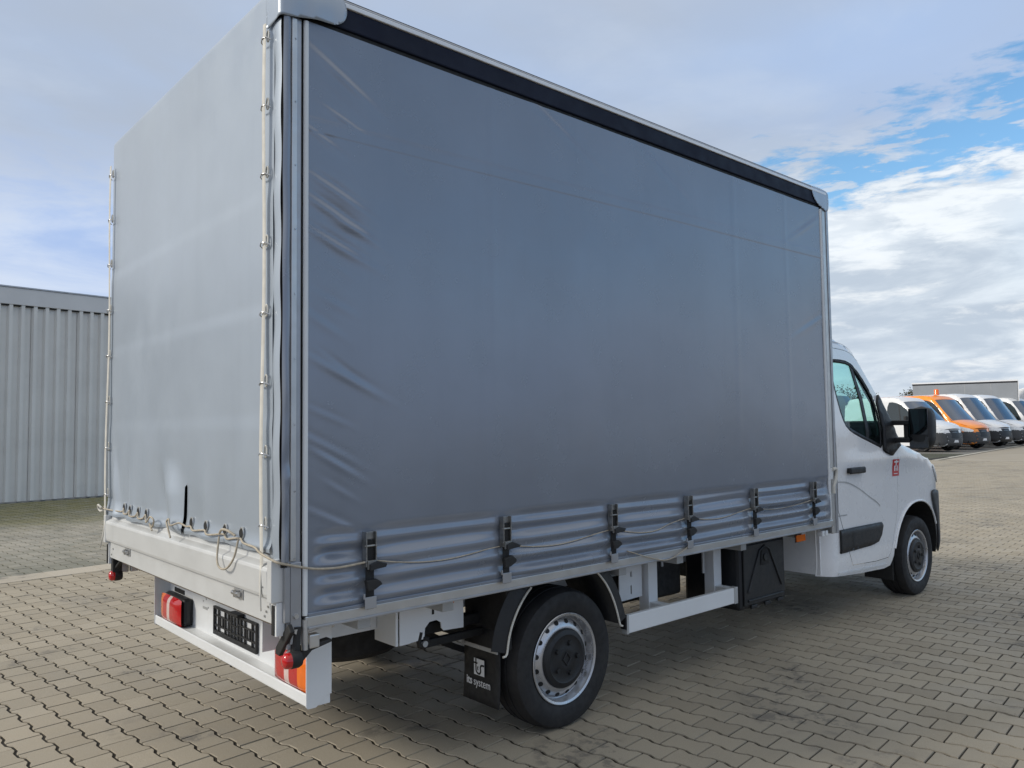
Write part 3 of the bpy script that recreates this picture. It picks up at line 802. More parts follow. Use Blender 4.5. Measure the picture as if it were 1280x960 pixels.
# plate holder
ph = MB(); PX = .276; PY0, PY1, PZ0, PZ1 = .825, 1.348, .470, .610
ph.box((PX-.014, PY0, PZ0), (PX-.001, PY1, PZ0+.022)); ph.box((PX-.014, PY0, PZ1-.010), (PX-.001, PY1, PZ1))
ph.box((PX-.014, PY0, PZ0+.0222), (PX-.001, PY0+.010, PZ1-.0102)); ph.box((PX-.014, PY1-.010, PZ0+.0222), (PX-.001, PY1, PZ1-.0102))
hold = ph.build('plate_holder', M_black, truck, bevel=.001)
cells = MB()
ymid = (PY0+PY1)/2
def cellbar(y0, y1, z0, z1): cells.box((PX-.010, y0, z0), (PX-.0025, y1, z1))
for yb in (-.205, -.12, -.075, -.04, .0, .04, .075, .12, .205):
    cellbar(ymid+yb-.005, ymid+yb+.005, PZ0+.0224, PZ1-.0104)
for zz, hh in ((.516, .008), (.566, .007)):
    for a, b in ((-.199, -.126), (-.114, -.081), (-.069, -.046), (.046, .069), (.081, .114), (.126, .199), (-.255, -.211), (.211, .255)):
        cellbar(ymid+a, ymid+b, zz-hh/2, zz+hh/2)
for yb in (-.163, .163): cellbar(ymid+yb-.022, ymid+yb-.014, .5202, .5622); cellbar(ymid+yb+.014, ymid+yb+.022, .5202, .5622)
for a, b in ((-.034, -.006), (.006, .034)): cellbar(ymid+a, ymid+b, .506, .514); cellbar(ymid+a, ymid+b, .549, .554)
cells.build('holder_lattice', M_black, hold)
MB().box((PX-.04, .98, .612), (PX-.0015, 1.09, .626)).build('plate_lamp', M_black, hold, bevel=.003)
MB().box((.20, 1.0, .70), (.276, 1.12, .76)).build('lamp_bracket', M_alu, truck, bevel=.004)
lb = MB(); x0_ = .2755
for i, (a, b) in enumerate(((0, .018), (.024, .05), (.053, .078), (.081, .106), (.109, .132), (.135, .155))):
    lb.box((x0_-.002, 1.96-b, .592), (x0_+.001, 1.96-a, .616))
lb.build('maker_plate', M_blackm, bumper)
for y, z in ((1.50, .65), (1.48, .62), (1.52, .605), (1.44, .63), (.70, .65), (.66, .62), (.72, .605), (.64, .66), (1.45, .58), (.68, .57)):
    MB().cyl((.2772, y, z), (.2745, y, z), .005, n=8).build('bumper_hole', M_galv, bumper)
MB().box((.2745, 1.465, .565), (.2772, 1.525, .578)).build('bumper_slot', M_galv, bumper)
for y in (.55, 1.7): MB().box((.3005, y-.03, .50), (.44, y+.03, .68)).build('bumper_bracket', M_blackm, truck, bevel=.003)

# ---- chassis ------------------------------------------------------------
for y in (.62, my(.62)):
    y0, y1 = y-.035, y+.035
    box('chassis_rail', (.30, y0, .56), (4.3, y1, .70), M_galv, truck, .004)
for x in (.36, .78, 1.95, 2.46, 3.13, 3.9): box('cross_member', (x, .08, .70), (x+.06, W-.08, .762), M_galv, truck, .003)
sk = MB(); sk.box((.10, .39, .60), (.43, .40, .764)); sk.box((.431, .40, .596), (.645, .41, .764))
skirt = sk.build('rear_skirt', M_wcoat, truck, bevel=.002)
MB().box((.646, .246, .545), (.660, .42, .742)).build('skirt_return', M_wcoat, skirt, bevel=.002)
MB().cyl((.41, .3895, .66), (.41, .376, .66), .012, n=10).build('bolt', M_chrome, skirt)
MB().cyl((.46, .3995, .665), (.46, .39, .665), .008, n=10).build('bolt', M_chrome, skirt)
# side plate with cut-out
hole = chaikin([(.80, .553), (.81, .60), (.835, .622), (.87, .622), (.885, .60), (.905, .575), (.88, .57), (.83, .553)], 1)
sp = [(.665, .546), (.795, .553), (.80, .600), (.825, .624), (.865, .626), (.89, .610), (.892, .585), (.905, .572), (1.02, .566), (1.02, .741), (.665, .741)]
panel(sp, [], lambda x, z: (x, .245, z), .03).build('side_plate', M_wcoat, truck, solid=.006)
box('plate_slot', (.838, .240, .655), (.850, .2415, .715), M_blackm, truck, 0)
def marker(x0, x1, y, z0, z1):
    o = MB().box((x0, y-.012, z0), (x1, y, z1)).build('side_marker', M_orange, truck, bevel=.004)
    MB().box((x0-.004, y-.001, z0-.004), (x1+.004, y+.004, z1+.004)).build('marker_base', M_black, o, bevel=.002); return o
marker(.852, .958, .2405, .690, .725); marker(3.83, 3.95, .09, .680, .728)
MB().tube([(.78, .25, .585), (.77, .25, .55), (.775, .25, .525), (.80, .25, .515), (.82, .25, .53), (.815, .25, .55), (.79, .25, .555)], .012, 8).build('tow_eye', M_blackm, truck, smooth=60)
MB().cyl((.80, .238, .530), (.80, .262, .530), .014, n=12).build('tow_eye_bush', M_galv, truck)
MB().box((.80, .27, .50), (1.30, .30, .535)).box((.70, .3005, .55), (1.3, .36, .60)).build('spring_hanger', M_blackm, truck, bevel=.004)
# spare wheel carried flat
MB().lathe([(.10, -.09), (.30, -.10), (.335, -.07), (.345, 0), (.335, .07), (.30, .10), (.10, .09)], (.80, 1.02, .47), (0, 0, 1), 40).build('spare_wheel', M_tyre, truck, smooth=40)
MB().cyl((.80, 1.02, .5), (.80, 1.02, .72), .03, n=10).build('spare_carrier', M_blackm, truck)
MB().cyl((1.3, 1.5, .45), (2.2, 1.5, .47), .11, n=20).build('silencer', M_galv, truck, smooth=40)
MB().cyl((1.567, .35, .335), (1.567, my(.35), .335), .05, n=16).build('rear_axle', M_blackm, truck, smooth=40)
for y in (.50, my(.50)):
    MB().grid(lambda u, v: (.85+1.45*u, y-.035+.07*v, .30+.30*(2*u-1)**2), 20, 1).build('leaf_spring', M_blackm, truck, solid=.03)
box('fuel_tank', (2.55, .70, .33), (3.2, 1.5, .60), M_blackm, truck, .03)
box('gearbox', (3.9, .8, .3), (4.6, 1.4, .62), M_blackm, truck, .03)

# ---- wheels --------------------------------------------------------
def wheel(xc, yf, s, steer=0):
    """yf = y of the outer rim flange; s=+1 faces -y"""
    zc = .338; ax = (0, -s, 0); c = (xc, yf, zc)
    R0 = .345
    prof = [(.205, -.205), (.245, -.222), (.30, -.222), (.328, -.205), (.340, -.18), (R0, -.165), (.338, -.163), (.338, -.155), (R0, -.153), (R0+.001, -.115), (.338, -.113), (.338, -.103), (R0+.001, -.101), (R0, -.065), (.338, -.063), (.338, -.055), (R0-.001, -.053), (.340, -.020), (.328, .004), (.305, .013), (.27, .014), (.238, .006), (.218, -.004), (.205, -.01)]
    root = MB().lathe([(.222, .0), (.2245, .005), (.221, .008), (.210, .004), (.204, -.012), (.2015, -.040), (.198, -.042), (.192, -.033), (.165, -.014), (.152, -.010), (.145, -.010), (.13, -.012), (.12, -.05)], c, ax, 64).build('wheel', M_steel, truck, smooth=35)
    ty = MB().lathe(prof, c, ax, 72)
    t_ = ty.build('tyre', M_tyre, root, smooth=35)
    # vent holes
    for k in range(16):
        a = 2*math.pi*(k+.5)/16; M = Matrix.Translation(Vector(c)) @ Matrix.Rotation(a, 4, 'Y')
        p = M @ Vector((0, -s*-.030, .1685)); n_ = (M.to_3x3() @ Vector((0, -s*.82, .57))).normalized()
        p = M @ Vector((0, s*.0235, .1785)); MB().cyl(p-n_*.014, p+n_*.0030, .0125, n=14).build('vent_hole', M_blackm, root)
    cp = MB().lathe([(.146, -.016), (.147, -.004), (.141, .006), (.118, .012), (.112, .009), (.06, .010), (.05, .014), (.035, .012), (0, .012)], c, ax, 48)
    hc = cp.build('hub_cap', M_black, root, smooth=35)
    nb = MB()
    for k in range(5):
        a = 2*math.pi*k/5+.3; M = Matrix.Translation(Vector(c)) @ Matrix.Rotation(a, 4, 'Y')
        p = M @ Vector((0, 0, .078)); nb.cyl(p+Vector(ax)*.008, p+Vector(ax)*.022, .015, .012, n=6)
    d0 = Vector(c)+Vector(ax)*.008
    ring = [d0+Vector(ax)*.006+Vector((.026*math.cos(a), 0, .032*math.sin(a))) for a in [2*math.pi*i/4 for i in range(4)]]
    nb.tube(ring, .0045, 6, True)
    nb.build('wheel_nuts', M_black, hc, bevel=.001)
    MB().cyl(Vector(c)-Vector(ax)*.20, Vector(c)-Vector(ax)*.03, .19, n=24).build('brake_drum', M_blackm, root)
    return root
XR, XF, YW = 1.567, 5.962, .118
wheel(XR, YW, 1); wheel(XF, YW, 1); wheel(XR, my(YW), -1); wheel(XF, my(YW), -1)

# ---- rear mudguards -----------------------------------------------------
ARC = [(1.150, .45), (1.165, .53), (1.195, .60), (1.245, .675), (1.315, .74), (1.42, .80), (1.56, .822), (1.70, .80), (1.79, .735), (1.86, .66), (1.915, .56), (1.95, .45)]
ARC = chaikin(ARC, 2, False)
def guard(s):
    F_ = (lambda y: y) if s == 0 else my
    n = len(ARC); mb = MB(); vs = []
    for x, z in ARC: vs += [(x, F_(.085), min(z, .738)), (x, F_(.40), min(z, .738))]
    mb.add(vs, [(2*i, 2*i+1, 2*i+3, 2*i+2) for i in range(n-1)])
    g = mb.build('mudguard', M_black, truck, smooth=40, solid=.006)
    # inner side skirt of the guard
    mb = MB(); vs = []
    for x, z in ARC:
        dx, dz = x-XR, z-.338; l = math.hypot(dx, dz); e = .085 if dx < 0 else .07
        vs += [(x, F_(.088), min(z, .7375)), (x+dx/l*e, F_(.10), min(z+dz/l*e, .7375))]
    mb.add(vs, [(2*i, 2*i+1, 2*i+3, 2*i+2) for i in range(n-1)]); mb.build('guard_flange', M_black, g, solid=.004)
    MB().box((1.165, min(F_(.10), F_(.42)), .45), (1.20, max(F_(.10), F_(.42)), .738)).build('guard_body', M_blackm, g, bevel=.01)
    lo = [(x, F_(.082), z) for x, z in ARC if x < 1.36 and z < .745]; hi = [(x, F_(.082), z) for x, z in ARC if x > 1.7 and z < .745]
    lo = [(lo[0][0]-.025, F_(.082), lo[0][2]-.012), (lo[0][0]-.008, F_(.082), lo[0][2]-.010)]+lo; hi = hi+[(hi[-1][0]+.006, F_(.082), hi[-1][2]-.012), (hi[-1][0]+.022, F_(.082), hi[-1][2]-.016)]
    for pth in (lo, hi): MB().tube(pth, .0055, 8).build('guard_edging', M_strap, g, smooth=70)
    return g
guard(0); guard(1)
def flapset(s):
    F_ = (lambda y: y) if s == 0 else my
    y0, y1 = sorted((F_(.165), F_(.435)))
    fl = MB(); nn = 8
    fl.grid(lambda u, v: (1.168+.010*math.sin(v*2.2), y0+(y1-y0)*u, .168+.275*v+.012*(u if s == 0 else 1-u)*0), 6, nn)
    f = fl.build('mudflap', M_rubber, truck, smooth=180, solid=.006)
    MB().box((1.160, y0, .425), (1.166, y1, .448)).build('flap_bar', M_galv, f, bevel=.001)
    for yy in (y0+.02, (y0+y1)/2, y1-.02): MB().cyl((1.1602, yy, .437), (1.1565, yy, .437), .004, n=8).build('flap_bolt', M_chrome, f)
    return f
fl0 = flapset(0); flapset(1)
# emblem: white tile with a dark curling t-s stroke, lettering below
XM = 1.1645
Mt = Matrix(((0, 0, -1, XM), (-1, 0, 0, 0), (0, 1, 0, 0), (0, 0, 0, 1)))
def lay(y, z, x=XM): return Matrix(((0, 0, -1, x), (-1, 0, 0, y), (0, 1, 0, z), (0, 0, 0, 1)))
ey, ez, es = .345, .298, .078      # left edge, bottom, size
tile = MB().prism([(0, 0), (es, 0), (es, es), (0, es)], lambda a, b: (XM-.0004, ey-a, ez+b), lambda a, b: (XM-.0014, ey-a, ez+b)).build('emblem', M_print, fl0)
def stroke(pts, w):
    mb = MB(); P = [Vector(p) for p in pts]; vs = []
    for i in range(len(P)):
        d = (P[min(i+1, len(P)-1)]-P[max(i-1, 0)]).normalized(); nn = Vector((-d.y, d.x))*w/2
        for q in (P[i]+nn, P[i]-nn): vs.append((XM-.0018, ey-q.x*es, ez+q.y*es))
    mb.add(vs, [(2*i, 2*i+1, 2*i+3, 2*i+2) for i in range(len(P)-1)]); return mb
st = stroke(chaikin([(.20, 1.0), (.20, .45), (.22, .2), (.42, .08), (.60, .12), (.68, .30), (.62, .50), (.72, .66), (1.0, .66)], 3, False), .12*1.0)
st2 = stroke([(.0, .72), (.36, .72)], .10); st.add(st2.v, st2.f)
st3 = stroke(chaikin([(.40, .30), (.36, .44), (.42, .54)], 2, False), .10); st.add(st3.v, st3.f)
st.build('emblem_stroke', M_rubber, tile)
text('lettering', 'its', .056, lay(.405, .246, XM-.0006), M_print, fl0, bold=.0011, sx=.84)
text('lettering', 'system', .056, lay(.350, .246, XM-.0006), M_print, fl0, sx=.82)

# ---- side guard ----------------------------------------------------------
sg = MB().box((2.04, .105, .375), (3.10, .135, .472)).build('side_guard', M_wcoat, truck, bevel=.004)
MB().box((3.075, .100, .372), (3.112, .1385, .4755)).box((2.03, .100, .372), (2.048, .1385, .4755)).build('guard_end_cap', M_galv, sg, bevel=.003)
pl = panel([(2.20, .49), (2.405, .495), (2.405, .74), (2.20, .74)], [[(2.30, .52), (2.312, .52), (2.312, .57), (2.30, .57)], [(2.30, .62), (2.312, .62), (2.312, .65), (2.30, .65)]], lambda x, z: (x, .30, z), .03)
pl.build('guard_plate', M_wcoat, sg, solid=.006)
for x in (2.42, 3.09): MB().box((x, .26, .385), (x+.085, .335, .735)).build('guard_post', M_wcoat, sg, bevel=.004)
for x in (2.43, 3.10): MB().box((x, .1355, .39), (x+.06, .2595, .46)).build('guard_arm', M_wcoat, sg, bevel=.003)
MB().box((2.02, .1, .40), (2.03, .14, .48)).build('guard_pad', M_black, sg, bevel=.002)
box('air_tank', (2.62, .45, .40), (3.0, .55, .72), M_blackm, truck, .02)
MB().box((2.78, .44, .60), (2.80, .449, .72)).box((3.0, .28, .55), (3.02, .29, .70)).build('strap_bracket', M_galv, truck, bevel=.002)

# ---- tool box -------------------------------------------------------------
tb = MB().box((3.235, .165, .285), (3.815, .60, .735)).build('tool_box', M_black, truck, bevel=.025)
MB().box((3.27, .152, .315), (3.78, .1645, .705)).build('lid', M_black, tb, bevel=.012)
rib = MB(); rib.tube([(3.31, .150, .40), (3.46, .150, .66), (3.52, .150, .685), (3.58, .150, .66), (3.73, .150, .40)], .008, 8); rib.tube([(3.31, .150, .345), (3.74, .150, .345)], .008, 8)
rib.build('lid_rib', M_black, tb, smooth=60)
MB().prism([(3.47, .56), (3.57, .56), (3.56, .66), (3.52, .675), (3.48, .66)], lambda a, c: (a, .146, c), lambda a, c: (a, .1515, c)).build('latch_recess', M_blackm, tb, bevel=.003)
MB().cyl((3.52, .147, .61), (3.52, .138, .61), .024, n=16).build('latch_knob', M_black, tb, bevel=.003)
for x in (3.35, 3.52, 3.68): MB().box((x, .150, .288), (x+.07, .1645, .312)).build('lid_foot', M_black, tb, bevel=.004)

# ================================================================== CAB
def tum(z): return .09+max(0, z-1.45)*.16
OUTL = [(4.30, .37), (4.8, .335), (5.28, .312), (5.39, .325), (5.425, .40)]
ARCHF = [(5.44, .46), (5.50, .58), (5.58, .68), (5.69, .765), (5.83, .812), (5.98, .822), (6.12, .80), (6.24, .735), (6.33, .62), (6.375, .48), (6.38, .33)]
FRONT = [(6.52, .30), (6.66, .33), (6.71, .45), (6.71, .62), (6.68, .80), (6.62, .95), (6.53, 1.06), (6.38, 1.155), (6.15, 1.24), (5.9, 1.305), (5.66, 1.36)]
TOP = [(5.57, 1.44), (5.49, 1.58), (5.37, 1.765), (5.245, 1.91), (5.14, 2.035), (5.06, 2.115), (4.94, 2.175), (4.75, 2.205), (4.34, 2.215)]
REAR = [(4.34, .72), (4.30, .72)]
edge_line = FRONT[1:]+TOP
EDG = densify(chaikin(edge_line, 2, False), .02, False)
EDGV = [Vector(p) for p in EDG]
def cab_y(x, z):
    y = tum(z)
    if x > 6.25: y += .065*((x-6.25)/.30)**2.2
    if z < .45: y += .03*((.45-z)/.15)**2
    q = Vector((x, z)); d = min((q-e).length for e in EDGV); r = .085
    if d < r: y += r-math.sqrt(max(0, r*r-(r-d)**2))
    if x < 4.42 and z < .73: y += .10*((4.42-x)/.12)**2
    # shoulder crease and door scallop
    y -= .010*math.exp(-((z-1.20)/.05)**2)*sm(4.4, 4.8, x)
    return y
body_out = OUTL + chaikin(ARCHF, 1, False) + chaikin(FRONT+TOP, 2, False) + REAR
DOOR = [(4.47, .425), (5.30, .385), (5.375, .44), (5.43, .56), (5.51, .72), (5.545, .90), (5.555, 1.20), (5.52, 1.40), (5.44, 1.57), (5.325, 1.735), (5.20, 1.875), (5.10, 1.985), (5.03, 2.045), (4.93, 2.085), (4.75, 2.098), (4.47, 2.10)]
WIN = [(4.56, 2.005), (4.84, 2.010), (4.96, 1.985), (5.085, 1.892), (5.205, 1.757), (5.268, 1.650), (5.288, 1.45), (5.282, 1.285), (5.161, 1.318), (4.811, 1.405), (4.67, 1.455), (4.61, 1.54), (4.575, 1.75)]
DOORC = chaikin(DOOR, 1); WINC = chaikin(WIN, 1)
def shrink(poly, d):
    c = [Vector(p) for p in poly]; n = len(c); out = []
    area = sum(c[i].x*c[(i+1) % n].y-c[(i+1) % n].x*c[i].y for i in range(n)); s = 1 if area > 0 else -1
    for i in range(n):
        a, b = (c[i]-c[i-1]).normalized(), (c[(i+1) % n]-c[i]).normalized(); t = (a+b).normalized(); out.append(tuple(c[i]+Vector((-t.y, t.x))*d*s))
    return out
for s in (0, 1):
    F_ = (lambda y: y) if s == 0 else my
    def cf(x, z, off=0): return (x, F_(cab_y(x, z)-off), z)
    body = panel(body_out, [DOORC], cf, .05).build('cab_side', M_white, truck, smooth=40)
    door = panel(shrink(DOORC, .0045), [WINC], lambda x, z: (x, F_(cab_y(x, z)-.001), z), .05).build('cab_door', M_white, truck, smooth=40)
    trimo = panel(WINC, [shrink(WINC, .030)], lambda x, z: (x, F_(cab_y(x, z)+.006), z), .03).build('window_trim', M_black, door, smooth=40, solid=.006)
    gl = panel(shrink(WINC, .026), [], lambda x, z: (x, F_(cab_y(x, z)+.012), z), .06).build('door_window', M_glassg, door, smooth=40)
    panel([(4.925, 1.99), (4.96, 1.985), (5.045, 1.70), (5.05, 1.36), (5.00, 1.36), (4.995, 1.68)], [], lambda x, z: (x, F_(cab_y(x, z)+.008), z), .03).build('window_bar', M_black, door, solid=.008)
    panel([(4.96, 1.99), (5.01, 1.985), (5.26, 1.70), (5.27, 1.40), (5.235, 1.40), (5.215, 1.66)], [], lambda x, z: (x, F_(cab_y(x, z)+.022), z), .03).build('inner_pillar', M_interior, door, solid=.008)
    # moulding
    MO = [(4.475, .700), (4.67, .702), (5.190, .700), (5.205, .67), (5.17, .60), (5.11, .553), (4.98, .535), (4.475, .527)]
    mm = panel(MO, [], lambda x, z: (x, F_(cab_y(x, z)-.012+.008*sm(.68, .70, z)+.008*sm(.55, .53, z)), z), .02).build('side_moulding', M_black, door, smooth=50, solid=.012)
    panel([(4.662, .705), (4.668, .705), (4.668, .53), (4.662, .53)], [], lambda x, z: (x, F_(cab_y(x, z)-.0235), z), .03).build('moulding_joint', M_blackm, door)
    # grey strips laid on the skin, shade of the pressed lines as colour
    def groove_shade(pts, w, par):
        pts = chaikin(pts, 2, False); mb = MB(); vs = []
        for x, z in pts:
            p = cf(x, z, .003); q = cf(x, z+w, .003); vs += [p, q]
        mb.add(vs, [(2*i, 2*i+1, 2*i+3, 2*i+2) for i in range(len(pts)-1)]); mb.build('style_line_shade', M_galv, par)
    groove_shade([(4.40, 1.055), (4.60, 1.05), (4.74, 1.015), (4.88, .965), (5.0, .91), (5.12, .865), (5.19, .825)], .011, door)
    groove_shade([(4.40, .803), (4.61, .800)], .009, door)
    groove_shade([(4.35, 2.152), (4.75, 2.147), (4.92, 2.125), (5.03, 2.075), (5.10, 2.015), (5.16, 1.95)], .008, body)
    sill = panel([(4.45, .372), (5.30, .340), (5.30, .352), (4.45, .386)], [], lambda x, z: cf(x, z, .006), .03).build('sill_trim', M_wcoat, body, solid=.004)
    # handle
    hx0, hx1, hz = 4.62, 4.88, 1.140
    rc = MB().lathe([(0, 0), (.05, .0), (.055, .003)], (4.755, F_(cab_y(4.755, 1.15)-.001), 1.15), (0, -1 if s == 0 else 1, 0), 20); 
    ho = MB(); 
    for i in range(1):
        ys = sorted((F_(cab_y(4.7, hz)-.040), F_(cab_y(4.7, hz)-.015))); ho.box((hx0, ys[0], hz-.028), (hx1, ys[1], hz+.022))
    hdl = ho.build('door_handle', M_black, door, bevel=.012)
    for hx in (hx0+.01, hx1-.05):
        ys = sorted((F_(cab_y(hx, hz)-.0155), F_(cab_y(hx, hz)+.004))); MB().box((hx, ys[0], hz-.022), (hx+.04, ys[1], hz+.018)).build('handle_mount', M_black, hdl, bevel=.004)
    # mirror base triangle and A pillar trim
    TRI = [(5.255, 1.66), (5.31, 1.735), (5.40, 1.665), (5.49, 1.555), (5.56, 1.42), (5.60, 1.31), (5.50, 1.265), (5.415, 1.228), (5.275, 1.278), (5.275, 1.45)]
    tri = panel(TRI, [], lambda x, z: (x, F_(cab_y(x, z)-.012), z), .04).build('mirror_base', M_black, door, smooth=50, solid=.018)
    # mirror
    sg_ = -1 if s == 0 else 1
    def my_(y): return F_(y)
    mh = MB(); nz = 14; na = 20
    # housing: rounded box, its glass faces the rear
    def hous(u, v):
        a = 2*math.pi*u; z0, z1 = 1.275, 1.635; t = v*2-1
        e = (1-abs(t)**3.2)**(1/3.2) if abs(t) < 1 else 0
        ca, sa = math.cos(a), math.sin(a); sg = lambda q: math.copysign(abs(q)**.55, q)
        return (5.545+.075*e*sg(ca)+.01*t, my_(-.125+.098*max(.35, e)*sg(sa) if e > .35 else -.125+.098*e/.35*.35*sg(sa)), (z0+z1)/2+(z1-z0)/2*t)
    mir = MB().grid(hous, 28, 18).build('mirror', M_black, truck, smooth=60)
    ys = sorted((my_(-.050), my_(-.20)))
    MB().box((5.466, ys[0], 1.40), (5.472, ys[1], 1.615)).build('mirror_glass', M_glassm, mir, bevel=.002)
    MB().box((5.470, ys[0], 1.295), (5.476, ys[1], 1.385)).build('wide_angle_glass', M_glassm, mir, bevel=.002)
    for z in (1.50, 1.355):
        ys = sorted((my_(.11), my_(-.06))); MB().box((5.47, ys[0], z-.020), (5.555, ys[1], z+.022)).build('mirror_arm', M_black, mir, bevel=.010)
    ys = sorted((my_(.0), my_(-.035))); MB().box((5.485, ys[0], 1.37), (5.545, ys[1], 1.485)).build('arm_strut', M_black, mir, bevel=.006)
    # inner wheel arch and mud flap
    a2 = chaikin(ARCHF, 1, False); mb = MB(); vs = []
    for x, z in a2: vs += [(x, F_(cab_y(x, z)+.004), z), (x, F_(.48), z)]
    mb.add(vs, [(2*i, 2*i+1, 2*i+3, 2*i+2) for i in range(len(a2)-1)]); mb.build('wheel_arch_liner', M_blackm, body)
    ys = sorted((F_(.12), F_(.36))); MB().box((5.46, ys[0], .19), (5.472, ys[1], .50)).build('front_mudflap', M_rubber, body, bevel=.003)
    lip = MB().tube([cf(x, z, .004) for x, z in a2[:-4]], .009, 8).build('arch_lip', M_white, body, smooth=70)
    # bumper corner (dark plastic) and headlamp, following the wing surface
    BC = chaikin([(6.375, .34), (6.50, .31), (6.66, .34), (6.712, .46), (6.712, .60), (6.69, .76), (6.62, .83), (6.48, .865), (6.30, .90), (6.235, .88), (6.27, .76), (6.345, .63), (6.385, .48)], 1)
    panel(BC, [], lambda x, z: (x, F_(cab_y(x, z)-.014), z), .04).build('bumper_corner', M_gplast, body, smooth=50, solid=.01)
    HLp = chaikin([(6.30, 1.10), (6.42, .97), (6.60, .93), (6.64, .95), (6.55, 1.045), (6.40, 1.125)], 1)
    panel(HLp, [], lambda x, z: (x, F_(cab_y(x, z)-.006), z), .03).build('headlight', M_headl, body, smooth=50, solid=.006)
    if s == 0:
        # red sticker with white lettering
        sx0, sx1, sz0, sz1 = 5.445, 5.575, 1.055, 1.195
        stk = panel([(sx0, sz0), (sx1, sz0), (sx1, sz1), (sx0, sz1)], [], lambda x, z: cf(x, z, .003), .03).build('sticker', M_sticker, body)
        mk = MB()
        for poly in ([(.45, .55), (.6, .55), (.6, .95), (.45, .95)], [(.2, .80), (.85, .80), (.85, .90), (.2, .90)], [(.25, .30), (.4, .30), (.4, .62), (.25, .62)], [(.5, .30), (.62, .30), (.62, .50), (.5, .50)], [(.7, .30), (.82, .30), (.82, .62), (.7, .62)], [(.2, .12), (.8, .12), (.8, .17), (.2, .17)]):
            mk.add([cf(sx0+(sx1-sx0)*a, sz0+(sz1-sz0)*b, .0042) for a, b in poly], [tuple(range(len(poly)))])
        mk.build('sticker_marks', M_print, stk)
# lofted strips between both sides, all cut from the outline of the side panels
FULL = densify(chaikin(FRONT+TOP, 2, False), .05, False)
def cut(p): return min(range(len(FULL)), key=lambda i: (FULL[i][0]-p[0])**2+(FULL[i][1]-p[1])**2)
def strip(name, p0, p1, m, bx=0, bz=0, n=16):
    P = FULL[cut(p0):cut(p1)+1]; mb = MB(); vs = []
    for x, z in P:
        y0 = cab_y(x, z)
        for k in range(n+1):
            u = k/n; b = 1-abs(2*u-1)**2.4; vs.append((x+bx*b, y0+(W-2*y0)*u, z+bz*b))
    w = n+1; mb.add(vs, [(i*w+k, i*w+k+1, (i+1)*w+k+1, (i+1)*w+k) for i in range(len(P)-1) for k in range(n)])
    return mb.build(name, m, truck, smooth=60)
strip('cab_roof', (5.10, 2.07), TOP[-1], M_white, .10, .05)
strip('windscreen', (5.64, 1.37), (5.10, 2.07), M_glassd, .22, .03)
strip('bonnet', (6.53, 1.06), (5.64, 1.37), M_white, .13, .06)
strip('grille', (6.68, .80), (6.53, 1.06), M_black, .13, .03)
strip('front_bumper', FRONT[0], (6.68, .80), M_gplast, .13, 0)
# back wall, interior
bw = MB(); bw.box((4.305, .16, .38), (4.33, W-.16, .719)); bw.box((4.335, .30, .72), (4.35, W-.30, 2.16)); bw.build('cab_back', M_white, truck)
box('cab_floor', (4.32, .20, .40), (5.42, W-.20, .46), M_interior, truck, 0)
box('dashboard', (5.22, .20, .95), (5.62, W-.20, 1.52), M_interior, truck, .05)
box('firewall', (5.72, .50, .40), (5.76, W-.50, 1.25), M_interior, truck, 0)
for y in (.58, 1.10, my(.55)):
    st = MB().box((4.45, y-.22, .80), (4.98, y+.22, .95)).build('seat', M_seat, truck, bevel=.05)
    Mb = Matrix.Translation((4.52, y, .95)) @ Matrix.Rotation(R(-14), 4, 'Y')
    MB().box((-.07, -.21, 0), (.06, .21, .52), Mb).build('backrest', M_seat, st, bevel=.05)
    MB().box((-.06, -.13, .56), (.04, .13, .74), Mb).build('headrest', M_seat, st, bevel=.04)
sw = Matrix.Translation((5.2, my(.55), 1.2)) @ Matrix.Rotation(R(55), 4, 'Y')
MB().tube([sw @ Vector((.19*math.cos(a), .19*math.sin(a), 0)) for a in [2*math.pi*i/24 for i in range(24)]], .016, 8, True).build('steering_wheel', M_black, truck, smooth=60)

